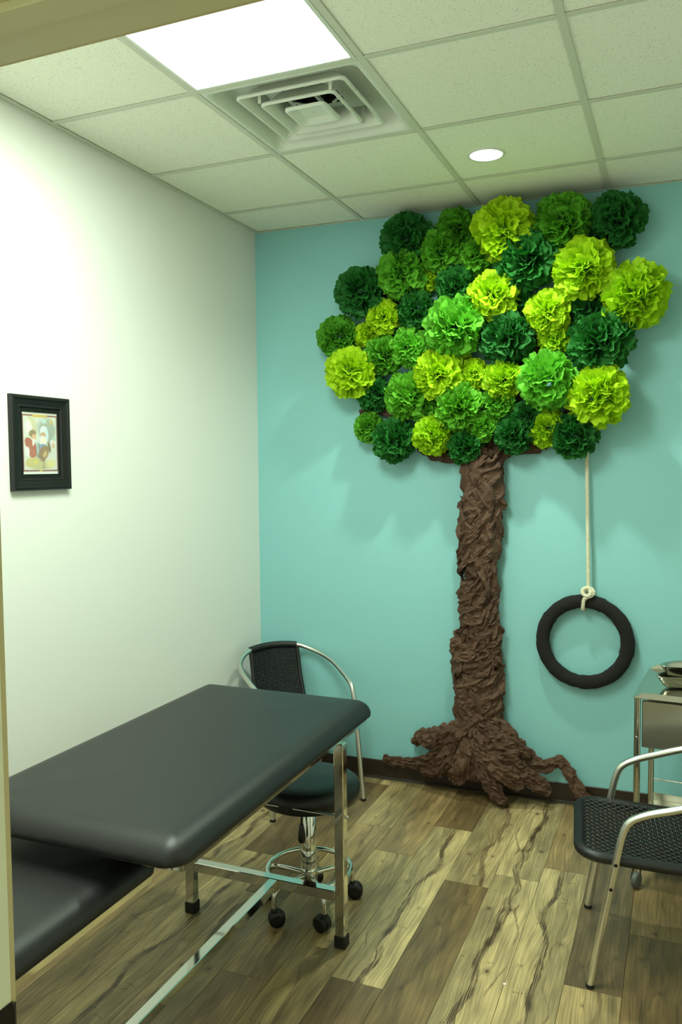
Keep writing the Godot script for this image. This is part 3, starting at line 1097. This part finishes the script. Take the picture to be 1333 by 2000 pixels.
# ------------------------------------------------------------------ exam table
func build_table():
	var at := Vector3(-1.385, 0, -2.0)
	var o := thing("exam_table", "black padded exam table on a chrome frame by the white wall", "exam table", at)
	put("cushion", pad(Vector3(-0.042, 0.742, -0.21), 0.74, 1.31, 0.064, 0.06, 0.075), M.vinyl, o)
	put("lower_cushion", pad(Vector3(-0.115, 0.622, 0.65), 0.50, 0.80, 0.06, 0.03, 0.06), M.vinyl, o).set_meta("label", "lower black padded section nearest the door")
	var fr := MB.new()
	for s in [-1, 1]:
		fr.box(Vector3(s * 0.295, 0.731, -0.21), Vector3(0.03, 0.02, 1.22), Basis.IDENTITY, 0.002)
		fr.box(Vector3(0, 0.731, -0.21 + s * 0.60), Vector3(0.56, 0.02, 0.03), Basis.IDENTITY, 0.002)
	put("top_frame", fr, M.chrome, o)
	var lf := MB.new()
	for s in [-1, 1]:
		lf.box(Vector3(-0.115 + s * 0.23, 0.612, 0.65), Vector3(0.025, 0.02, 0.76), Basis.IDENTITY, 0.002)
	lf.box(Vector3(0.05, 0.41, 0.80), Vector3(0.03, 0.40, 0.03))
	put("lower_frame", lf, M.chrome, o)
	for s in [[1, -0.572], [-1, -0.572], [1, 0.98], [-1, 0.98]]:
		var x: float = s[0] * 0.305
		var top := 0.722
		var l := put("leg", boxmesh(Vector3(x, (top + 0.03) / 2, s[1]), Vector3(0.036, top - 0.03, 0.036), 0.003), M.chrome, o)
		put("rubber_foot", boxmesh(Vector3(x, 0.022, s[1]), Vector3(0.042, 0.044, 0.042), 0.003), M.rubber, l)
	for z in [-0.572, 0.98]:
		put("crossbar", boxmesh(Vector3(0, 0.183, z), Vector3(0.574, 0.036, 0.036), 0.002), M.chrome, o)
	put("stretcher", boxmesh(Vector3(0.05, 0.183, 0.204), Vector3(0.034, 0.034, 1.516), 0.002), M.chrome, o)
	put("cross_rod", tubemesh([Vector3(-0.287, 0.462, -0.572), Vector3(0.287, 0.462, -0.572)], 0.0045, 8), M.chrome, o)
	var kn := MB.new()
	kn.tube([Vector3(0.323, 0.462, -0.572), Vector3(0.336, 0.462, -0.572)], 0.0045, 8)
	kn.lathe(Vector3(0.332, 0.462, -0.572), [Vector2(0.003, -0.003), Vector2(0.008, -0.002), Vector2(0.008, 0.002), Vector2(0.003, 0.003)], 12, Basis(Vector3.BACK, PI / 2))
	put("wing_bolt", kn, M.steel, o)

# ------------------------------------------------------------------ stool
func build_stool():
	var o := thing("rolling_stool", "round black rolling stool with chrome base under the exam table", "stool", Vector3(-1.29, 0, -2.76))
	var s := MB.new()
	s.lathe(Vector3.ZERO, [Vector2(0.08, 0.412), Vector2(0.155, 0.418), Vector2(0.185, 0.432), Vector2(0.194, 0.452), Vector2(0.195, 0.474), Vector2(0.188, 0.492), Vector2(0.17, 0.503), Vector2(0.12, 0.509), Vector2(0.0, 0.512)], 48)
	put("seat", s, M.vinyl, o)
	var c := MB.new()
	c.lathe(Vector3.ZERO, [Vector2(0.014, 0.30), Vector2(0.014, 0.412)], 20)
	put("piston", c, M.chrome, o)
	var cyl := MB.new()
	cyl.lathe(Vector3.ZERO, [Vector2(0.028, 0.205), Vector2(0.028, 0.375), Vector2(0.025, 0.378)], 28)
	cyl.lathe(Vector3.ZERO, [Vector2(0.031, 0.150), Vector2(0.031, 0.226), Vector2(0.029, 0.230)], 28)
	put("column", cyl, M.chrome, o)
	var co := MB.new()
	co.lathe(Vector3.ZERO, [Vector2(0.029, 0.374), Vector2(0.030, 0.386), Vector2(0.025, 0.392), Vector2(0.015, 0.392)], 28)
	put("collar", co, M.plastic, o)
	var hub := MB.new()
	hub.lathe(Vector3.ZERO, [Vector2(0.024, 0.095), Vector2(0.030, 0.102), Vector2(0.034, 0.148), Vector2(0.031, 0.160), Vector2(0.027, 0.162)], 28)
	put("hub", hub, M.chrome, o)
	put("foot_ring", ring_tube(0.158, 0.155, 0.0095), M.chrome, o)
	# height lever
	var lv := put("lever", tubemesh(smooth([Vector3(0.0, 0.405, 0.03), Vector3(0.004, 0.400, 0.06), Vector3(0.006, 0.375, 0.072), Vector3(0.006, 0.345, 0.074)], 5), 0.005, 8), M.plastic, o)
	var gr := MB.new()
	gr.lathe(Vector3(0.006, 0.285, 0.074), [Vector2(0.004, -0.002), Vector2(0.013, 0.004), Vector2(0.0155, 0.02), Vector2(0.012, 0.045), Vector2(0.007, 0.07)], 16)
	put("grip", gr, M.plastic, lv)
	for k in 5:
		var a := deg_to_rad([48.0, 112.0, 183.0, 255.0, 314.0][k])
		var d := Vector3(cos(a), 0, sin(a))
		var lg := put("leg", tubemesh(smooth([d * 0.028 + Vector3(0, 0.132, 0), d * 0.10 + Vector3(0, 0.134, 0), d * 0.152 + Vector3(0, 0.130, 0), d * 0.174 + Vector3(0, 0.112, 0), d * 0.178 + Vector3(0, 0.060, 0)], 5), 0.0095, 12), M.chrome, o)
		var ca := caster(d * 0.178, a + 1.1 + k, 0.030)
		put("caster", ca, M.plastic, lg)

func ring_tube(R: float, y: float, r: float) -> MB:
	var p := []
	for k in 56:
		var a := TAU * k / 56
		p.append(Vector3(cos(a) * R, y, sin(a) * R))
	return tubemesh(p, r, 12, true)

# a twin wheel caster with hood, wheel axle turned by a
func caster(at: Vector3, a: float, r: float) -> MB:
	var m := MB.new()
	var ax := Vector3(cos(a), 0, sin(a))
	var fw := Vector3(-sin(a), 0, cos(a)) * r * 0.35
	var bas := Basis(Quaternion(Vector3.UP, ax))
	for s in [-1, 1]:
		m.lathe(at + fw + Vector3(0, r, 0) + ax * s * r * 0.42, [Vector2(r * 0.5, -r * 0.3), Vector2(r * 0.93, -r * 0.27), Vector2(r, -r * 0.12), Vector2(r, r * 0.12), Vector2(r * 0.93, r * 0.27), Vector2(r * 0.5, r * 0.3)], 22, bas)
	m.lathe(at + fw + Vector3(0, r * 1.05, 0), [Vector2(r * 0.6, -r * 0.16), Vector2(r * 1.06, -r * 0.12), Vector2(r * 1.06, r * 0.12), Vector2(r * 0.6, r * 0.16)], 22, bas)
	m.lathe(at + Vector3(0, r * 1.4, 0), [Vector2(r * 0.36, 0), Vector2(r * 0.36, r * 0.8), Vector2(r * 0.28, r * 0.95)], 14)
	return m

# ------------------------------------------------------------------ tube chairs
func weave(origin: Callable, nu: int, nv: int, wu: float, wv: float, flat: float) -> MB:
	# strands over and under each other; origin(u, v) gives a point, u and v in 0..1
	var m := MB.new()
	for dirn in 2:
		var n := nu if dirn == 0 else nv
		var k := nv if dirn == 0 else nu
		var w := wu if dirn == 0 else wv
		for i in n:
			var f := (i + 0.5) / n
			var pts := []
			for j in k + 1:
				var g := (j + 0.0) / k
				var s := 1.0 if (i + j + dirn) % 2 == 0 else -1.0
				var p: Array = origin.call(f, g) if dirn == 0 else origin.call(g, f)
				pts.append(p[0] + p[1] * s * minf(wu, wv) * 0.36)
			m.tube(pts, w * 0.5, 5, false, flat)
	return m

# a tube wound with cord: every turn of the cord stands out
func wrapped(pts: Array, r: float, closed: bool) -> MB:
	var fine := []
	var rad := []
	var n := pts.size()
	var turn := 0
	for i in (n if closed else n - 1):
		var a: Vector3 = pts[i]
		var b: Vector3 = pts[(i + 1) % n]
		var k := maxi(1, roundi(a.distance_to(b) / 0.0055))
		for j in k * 2:
			fine.append(a.lerp(b, j / (k * 2.0)))
			rad.append(r - (0.0013 if turn % 2 else 0.0))
			turn += 1
	return tubemesh(fine, rad, 12, closed)

func chair_mesh_parts(o: Node3D):
	# local axes: x across, y up, z to the front; front feet on z = 0
	var half := [Vector3(0.247, 0.004, 0.0), Vector3(0.248, 0.20, -0.034), Vector3(0.248, 0.42, -0.075), Vector3(0.249, 0.515, -0.096), Vector3(0.250, 0.556, -0.118), Vector3(0.252, 0.582, -0.165), Vector3(0.256, 0.606, -0.24), Vector3(0.256, 0.634, -0.33), Vector3(0.235, 0.660, -0.42), Vector3(0.19, 0.685, -0.485), Vector3(0.128, 0.703, -0.522)]
	var path := []
	for p in half: path.append(p)
	path.append(Vector3(0, 0.712, -0.542))
	for k in range(half.size() - 1, -1, -1): path.append(Vector3(-half[k].x, half[k].y, half[k].z))
	put("tube_frame", tubemesh(smooth(path, 6), 0.0125, 14), M.alu, o)
	for s in [-1.0, 1.0]:
		var ft := MB.new()
		ft.lathe(Vector3(s * 0.247, 0.0, 0.0), [Vector2(0.0135, 0.0), Vector2(0.0145, 0.004), Vector2(0.0135, 0.012)], 14)
		put("foot_cap", ft, M.rubber, o)
		# rear leg, from the arm past the side of the seat to the floor
		var lg := put("rear_leg", tubemesh(smooth([Vector3(s * 0.20, 0.395, -0.30), Vector3(s * 0.232, 0.385, -0.345), Vector3(s * 0.240, 0.34, -0.375), Vector3(s * 0.241, 0.2, -0.42), Vector3(s * 0.24, 0.006, -0.47)], 5), 0.0115, 12), M.alu, o)
		var fb := MB.new()
		fb.lathe(Vector3(s * 0.24, 0.0, -0.47), [Vector2(0.0125, 0.0), Vector2(0.0135, 0.004), Vector2(0.0125, 0.012)], 14)
		put("foot_cap", fb, M.rubber, lg)
		for y in [[0.415, -0.074], [0.335, -0.06]]:
			var sc := MB.new()
			sc.lathe(Vector3(s * 0.2615, y[0], y[1]), [Vector2(0.0055, -0.002), Vector2(0.006, 0.0), Vector2(0.0035, 0.0015)], 10, Basis(Vector3.BACK, -s * PI / 2))
			put("screw", sc, M.bronze, o)
	# wrapped seat rim and woven seat
	var rim := []
	for q in rrect(0.452, 0.455, 0.07, 7):
		rim.append(Vector3(q.x, 0.412 + 0.012 * (q.y / 0.23), q.y - 0.192))
	put("seat_rim", wrapped(rim, 0.0185, true), M.rattan, o)
	var seat := func(u: float, v: float) -> Array:
		var x := (u - 0.5) * 0.43
		var z := (v - 0.5) * 0.43 - 0.192
		var dip := -0.010 * (1.0 - pow(absf(u - 0.5) * 2.0, 2.0)) * (1.0 - pow(absf(v - 0.5) * 2.0, 2.0))
		return [Vector3(x, 0.419 + dip + 0.012 * (z + 0.192) / 0.23, z), Vector3.UP]
	var w := put("woven_seat", weave(seat, 28, 28, 0.0132, 0.0126, 0.55), M.rattan, o)
	w.set_meta("kind", "stuff")
	# backrest: wrapped top roll, two wrapped side rods, woven panel
	var roll := []
	for k in 13:
		var f := k / 6.0 - 1.0
		roll.append(Vector3(f * 0.135, 0.712 - 0.010 * f * f, -0.542 + 0.021 * f * f))
	put("back_roll", wrapped(roll, 0.019, false), M.rattan, o)
	var top_at := func(f: float) -> Vector3: return Vector3(f * 0.135, 0.700 - 0.010 * f * f, -0.540 + 0.021 * f * f)
	var low_at := func(f: float) -> Vector3: return Vector3(f * 0.135, 0.415, -0.425 - 0.012 * (1.0 - f * f))
	for s in [-1.0, 1.0]:
		put("side_rod", tubemesh([top_at.call(s), (top_at.call(s) + low_at.call(s)) / 2 + Vector3(0, 0, -0.012), low_at.call(s)], 0.011, 10), M.rattan, o)
	var back := func(u: float, v: float) -> Array:
		var f := (u - 0.5) * 1.9
		var p: Vector3 = top_at.call(f).lerp(low_at.call(f), v) + Vector3(0, 0, -0.012 * sin(v * PI))
		return [p, Vector3(0, 0.35, 0.94)]
	var b := put("woven_back", weave(back, 16, 42, 0.009, 0.0076, 1.0), M.rattan, o)
	b.set_meta("kind", "stuff")

func build_chairs():
	var a := thing("tube_armchair", "black woven armchair with aluminium tube arms in the far corner behind the table", "chair", Vector3(-1.613, 0, -3.577), "woven tube armchairs")
	chair_mesh_parts(a)
	a.rotation.y = atan2(0.777, 0.628)
	var b: Node3D = a.duplicate()
	b.name = numbered("tube_armchair")
	add_child(b)
	b.set_meta("label", "black woven armchair with aluminium tube arms at the right edge before the cart")
	b.position = Vector3(-0.2825, 0, -2.902)
	b.rotation.y = atan2(-0.993, 0.115)

# ------------------------------------------------------------------ steel cart and dishes
func build_cart():
	var at := Vector3(-0.154, 0, -3.39)
	var o := thing("instrument_cart", "stainless steel instrument cart with a drawer against the blue wall", "cart", at)
	o.rotation.y = deg_to_rad(-4.6)
	var W := 0.62
	var D := 0.48
	var h := 0.755
	for p in [[0.0, 0.0], [W, 0.0], [0.0, -D], [W, -D]]:
		var l := put("leg", tubemesh([Vector3(p[0], 0.085, p[1]), Vector3(p[0], h, p[1])], 0.0125, 14), M.steel, o)
		var wh := MB.new()
		var bas := Basis(Quaternion(Vector3.UP, Vector3(0.96, 0, 0.28).normalized()))
		wh.lathe(Vector3(p[0] + 0.006, 0.031, p[1] + 0.022), [Vector2(0.018, -0.011), Vector2(0.029, -0.010), Vector2(0.031, -0.006), Vector2(0.031, 0.006), Vector2(0.029, 0.010), Vector2(0.018, 0.011)], 26, bas)
		put("wheel", wh, M.wheel, l)
		var fk := MB.new()
		for s in [-1, 1]:
			fk.box(Vector3(p[0] + 0.003, 0.052, p[1] + 0.012) + bas * Vector3(0, s * 0.015, 0), Vector3(0.002, 0.06, 0.022), Basis(Vector3.UP, -0.28) * Basis(Vector3.RIGHT, -0.35), 0.0008)
		fk.lathe(Vector3(p[0], 0.078, p[1]), [Vector2(0.019, 0), Vector2(0.019, 0.006), Vector2(0.013, 0.012)], 16)
		put("fork", fk, M.steel, l)
	# top sheet with sloping lips in front and behind
	var t := MB.new()
	t.box(Vector3(W / 2, h + 0.002, -D / 2), Vector3(W + 0.03, 0.004, D + 0.03), Basis.IDENTITY, 0.001)
	put("top", t, M.steel, o)
	for s in [[0.015, 1.0], [-D - 0.015, -1.0]]:
		var lp := MB.new()
		lp.g = -1
		var z: float = s[0]
		var e: float = s[1]
		var x0 := -0.012
		var x1 := W + 0.012
		var A := Vector3(x0, h + 0.003, z); var B := Vector3(x1, h + 0.003, z)
		var C := Vector3(x1 - 0.035, h + 0.024, z - e * 0.003); var Dd := Vector3(x0 + 0.035, h + 0.024, z - e * 0.003)
		var th := Vector3(0, 0, -e * 0.002)
		var cen := (A + B + C + Dd) / 4 + th / 2
		lp.oquad(A, B, C, Dd, cen)
		lp.oquad(A + th, B + th, C + th, Dd + th, cen)
		lp.oquad(Dd, C, C + th, Dd + th, cen)
		lp.oquad(A, Dd, Dd + th, A + th, cen)
		lp.oquad(B, C, C + th, B + th, cen)
		put("lip", lp, M.brushed, o)
	var dr := put("drawer", boxmesh(Vector3(W / 2, h - 0.102, -0.006), Vector3(W - 0.034, 0.186, 0.016), 0.003), M.brushed, o)
	put("drawer_box", boxmesh(Vector3(W / 2, h - 0.102, -0.22), Vector3(W - 0.06, 0.16, 0.40), 0.003), M.brushed, dr)
	put("handle", tubemesh(smooth([Vector3(W / 2 - 0.06, h - 0.10, 0.0), Vector3(W / 2 - 0.055, h - 0.10, 0.025), Vector3(W / 2 + 0.055, h - 0.10, 0.025), Vector3(W / 2 + 0.06, h - 0.10, 0.0)], 5), 0.004, 8), M.steel, dr)
	put("shelf", boxmesh(Vector3(W / 2, 0.17, -D / 2), Vector3(W, 0.006, D), 0.001), M.steel, o)
	put("shelf_back", boxmesh(Vector3(W / 2, 0.188, -D), Vector3(W - 0.02, 0.03, 0.003), 0.0008), M.steel, o)
	put("guard_rail", tubemesh([Vector3(0, 0.265, -D), Vector3(W, 0.265, -D)], 0.004, 8), M.steel, o)
	put("guard_rail", tubemesh([Vector3(W, 0.265, 0), Vector3(W, 0.265, -D)], 0.004, 8), M.steel, o)
	for y in [0.60]:
		var sc := MB.new()
		sc.lathe(Vector3(-0.001, y, 0.0125), [Vector2(0.005, -0.002), Vector2(0.005, 0.001), Vector2(0.002, 0.003)], 10, Basis(Vector3.RIGHT, PI / 2))
		put("screw", sc, M.steel, o)
	kidney(Vector3(0.035, 0.762, -3.60), 0.2, 0.135, 0.075, 0.044, "large shiny steel kidney dish lying on the cart top, lower of two")
	kidney(Vector3(0.05, 0.798, -3.635), 0.12, 0.132, 0.073, 0.042, "shiny steel kidney dish resting in the other dish on the cart, upper of two")

func kidney(at: Vector3, turn: float, a: float, b: float, h: float, label: String):
	var o := thing("kidney_dish", label, "dish", at, "steel dishes on the cart")
	var ring := func(f: float, y: float) -> Array:
		var r := []
		for k in 40:
			var t := TAU * k / 40
			var x := cos(t) * a
			var z := sin(t) * b * (1.0 if sin(t) < 0 else 0.75) + 0.45 * b * (x / a) * (x / a)
			r.append(Vector3(x * f, y, (z - 0.1 * b) * f))
		return r
	var m := MB.new()
	m.loft([ring.call(0.60, 0.0), ring.call(0.72, 0.003), ring.call(0.80, h * 0.25), ring.call(0.90, h * 0.7), ring.call(0.965, h), ring.call(1.0, h + 0.002), ring.call(1.0, h + 0.004), ring.call(0.96, h + 0.003)], true, false)
	m.sheet([ring.call(0.96, h + 0.003), ring.call(0.89, h * 0.72), ring.call(0.79, h * 0.27), ring.call(0.71, 0.006), ring.call(0.3, 0.005), ring.call(0.02, 0.005)], true, true)
	put("bowl", m, M.steel, o)
	o.rotation.y = turn

# ------------------------------------------------------------------ picture
func build_picture():
	var cy := 1.765
	var cz := -2.377
	var o := thing("framed_picture", "small storybook print in a black moulded frame on the white wall", "picture", Vector3(XL, cy, cz))
	var w := 0.296
	var h := 0.342
	# moulding: profile as (inset, height), mitred round the opening
	var prof := [[0.0, 0.0], [0.0, 0.016], [0.003, 0.020], [0.012, 0.021], [0.016, 0.017], [0.022, 0.016], [0.036, 0.013], [0.039, 0.014], [0.042, 0.013], [0.045, 0.008], [0.059, 0.008], [0.059, 0.002]]
	var m := MB.new()
	m.g = -1
	var rows := []
	for q in prof:
		var i: float = q[0]
		rows.append([Vector3(q[1], -h / 2 + i, w / 2 - i), Vector3(q[1], -h / 2 + i, -w / 2 + i), Vector3(q[1], h / 2 - i, -w / 2 + i), Vector3(q[1], h / 2 - i, w / 2 - i)])
	m.sheet(rows, true, false)
	put("frame", m, M.frame, o)
	var pm := MB.new()
	pm.g = -1
	var a := 0.0895
	var b := 0.1145
	pm.quad(Vector3(0.005, -b, a), Vector3(0.005, -b, -a), Vector3(0.005, b, -a), Vector3(0.005, b, a))
	var pr := mat(Color(1, 1, 1), 0.6)
	pr.albedo_texture = ImageTexture.create_from_image(print_image())
	put("print", pm, pr, o)
	put("backing", boxmesh(Vector3(0.0025, 0, 0), Vector3(0.003, h - 0.03, w - 0.03)), M.black, o)
	put("glass", boxmesh(Vector3(0.0075, 0, 0), Vector3(0.001, 2 * b + 0.002, 2 * a + 0.002)), M.glass, o)

func blob(im: Image, cx: float, cy: float, rx: float, ry: float, col: Color, turn := 0.0, soft := 0.25):
	var W := im.get_width()
	var Hh := im.get_height()
	var r := maxf(rx, ry)
	var ct := cos(turn)
	var s := sin(turn)
	for y in range(maxi(0, int((cy - r) * Hh)), mini(Hh, int((cy + r) * Hh) + 1)):
		for x in range(maxi(0, int((cx - r * 1.3) * W)), mini(W, int((cx + r * 1.3) * W) + 1)):
			var dx := float(x) / W - cx
			var dy := float(y) / Hh - cy
			var ex := (dx * ct + dy * s) / rx
			var ey := (-dx * s + dy * ct) / ry
			var d := sqrt(ex * ex + ey * ey)
			var k := clampf((1.0 - d) / soft, 0.0, 1.0) * col.a
			if k > 0.0:
				im.set_pixel(x, y, im.get_pixel(x, y).lerp(Color(col.r, col.g, col.b), k))

func print_image() -> Image:
	var W := 240
	var Hh := 308
	var im := Image.create(W, Hh, false, Image.FORMAT_RGB8)
	im.fill(Color(0.88, 0.88, 0.85))
	var red := Color(0.50, 0.13, 0.06)
	im.fill_rect(Rect2i(0, 14, W, Hh - 30), red)
	im.fill_rect(Rect2i(10, 22, W - 15, Hh - 46), Color(0.82, 0.83, 0.79))
	im.fill_rect(Rect2i(72, 13, 100, 14), Color(0.80, 0.66, 0.20))
	im.fill_rect(Rect2i(112, 283, 18, 10), Color(0.80, 0.66, 0.20))
	blob(im, 0.72, 0.30, 0.26, 0.24, Color(0.55, 0.60, 0.55, 0.9), 0.0, 0.35)
	blob(im, 0.28, 0.24, 0.16, 0.19, Color(0.80, 0.76, 0.60, 0.8), -0.3, 0.3)
	blob(im, 0.20, 0.28, 0.13, 0.17, Color(0.86, 0.88, 0.83, 0.95), -0.3, 0.35)
	blob(im, 0.50, 0.62, 0.20, 0.16, Color(0.44, 0.46, 0.42, 0.8), 0.0, 0.4)
	blob(im, 0.50, 0.84, 0.40, 0.09, Color(0.72, 0.68, 0.44, 0.9), 0.0, 0.3)
	# a soft watercolour kitchen scene: child in a red waistcoat, bearded elder in a white hood, a brown hen, straw
	blob(im, 0.66, 0.26, 0.30, 0.19, Color(0.62, 0.66, 0.62, 0.85), 0.0, 0.5)
	blob(im, 0.24, 0.20, 0.12, 0.15, Color(0.80, 0.76, 0.60, 0.7), -0.3, 0.3)
	blob(im, 0.20, 0.25, 0.10, 0.15, Color(0.92, 0.94, 0.90, 0.9), -0.3, 0.4)
	blob(im, 0.62, 0.14, 0.09, 0.045, Color(0.72, 0.82, 0.80), 0.0, 0.3)
	blob(im, 0.83, 0.15, 0.06, 0.05, Color(0.78, 0.68, 0.42), 0.0, 0.3)
	im.fill_rect(Rect2i(130, 60, 82, 3), Color(0.70, 0.58, 0.48))
	blob(im, 0.88, 0.31, 0.05, 0.03, Color(0.58, 0.68, 0.56), 0.0, 0.4)
	blob(im, 0.90, 0.42, 0.07, 0.05, Color(0.66, 0.76, 0.70), 0.0, 0.4)
	blob(im, 0.62, 0.31, 0.12, 0.10, Color(0.86, 0.92, 0.90), 0.2, 0.15)
	blob(im, 0.69, 0.37, 0.06, 0.12, Color(0.78, 0.86, 0.88), 0.0, 0.2)
	blob(im, 0.59, 0.365, 0.085, 0.055, Color(0.80, 0.60, 0.46), 0.0, 0.2)
	blob(im, 0.55, 0.45, 0.10, 0.09, Color(0.78, 0.80, 0.88), 0.0, 0.3)
	blob(im, 0.59, 0.46, 0.105, 0.085, Color(0.93, 0.91, 0.82), 0.0, 0.2)
	blob(im, 0.60, 0.55, 0.12, 0.05, Color(0.48, 0.58, 0.76), 0.1, 0.2)
	blob(im, 0.86, 0.48, 0.08, 0.05, Color(0.90, 0.84, 0.84), 0.4, 0.3)
	blob(im, 0.88, 0.53, 0.05, 0.05, Color(0.84, 0.68, 0.54), 0.0, 0.3)
	blob(im, 0.29, 0.345, 0.115, 0.065, Color(0.56, 0.44, 0.24), -0.1, 0.2)
	blob(im, 0.33, 0.40, 0.07, 0.05, Color(0.86, 0.66, 0.48), 0.0, 0.2)
	blob(im, 0.20, 0.51, 0.15, 0.095, Color(0.66, 0.22, 0.08), 0.5, 0.2)
	blob(im, 0.28, 0.60, 0.13, 0.15, Color(0.68, 0.29, 0.11), -0.2, 0.2)
	blob(im, 0.31, 0.48, 0.035, 0.07, Color(0.93, 0.92, 0.88), 0.2, 0.3)
	blob(im, 0.14, 0.63, 0.07, 0.09, Color(0.90, 0.91, 0.92), 0.0, 0.3)
	blob(im, 0.42, 0.58, 0.035, 0.11, Color(0.62, 0.72, 0.76), -0.1, 0.3)
	blob(im, 0.27, 0.80, 0.23, 0.085, Color(0.78, 0.72, 0.42), -0.1, 0.25)
	blob(im, 0.80, 0.82, 0.17, 0.08, Color(0.84, 0.80, 0.54), 0.0, 0.4)
	blob(im, 0.60, 0.65, 0.18, 0.12, Color(0.56, 0.40, 0.18), -0.5, 0.25)
	blob(im, 0.57, 0.74, 0.07, 0.06, Color(0.52, 0.40, 0.22), 0.3, 0.3)
	blob(im, 0.63, 0.67, 0.09, 0.055, Color(0.78, 0.66, 0.38), -0.6, 0.5)
	blob(im, 0.76, 0.56, 0.045, 0.10, Color(0.44, 0.34, 0.16), -0.3, 0.3)
	blob(im, 0.59, 0.83, 0.012, 0.06, Color(0.56, 0.42, 0.24), 0.0, 0.3)
	blob(im, 0.59, 0.885, 0.05, 0.012, Color(0.56, 0.42, 0.24), 0.0, 0.3)
	blob(im, 0.36, 0.795, 0.045, 0.032, Color(0.86, 0.80, 0.10), 0.3, 0.25)
	return im

func build_scrap():
	var o := thing("paper_scrap", "tiny white paper scrap lying on the plank floor", "scrap", Vector3(-0.5106, 0.001, -2.568))
	var m := MB.new()
	m.g = -1
	m.loft([[Vector3(-0.006, 0, -0.003), Vector3(0.004, 0, -0.005), Vector3(0.007, 0, 0.002), Vector3(-0.002, 0, 0.005)], [Vector3(-0.005, 0.002, -0.002), Vector3(0.004, 0.003, -0.004), Vector3(0.006, 0.002, 0.002), Vector3(-0.002, 0.003, 0.004)]])
	put("paper", m, M.bright, o)
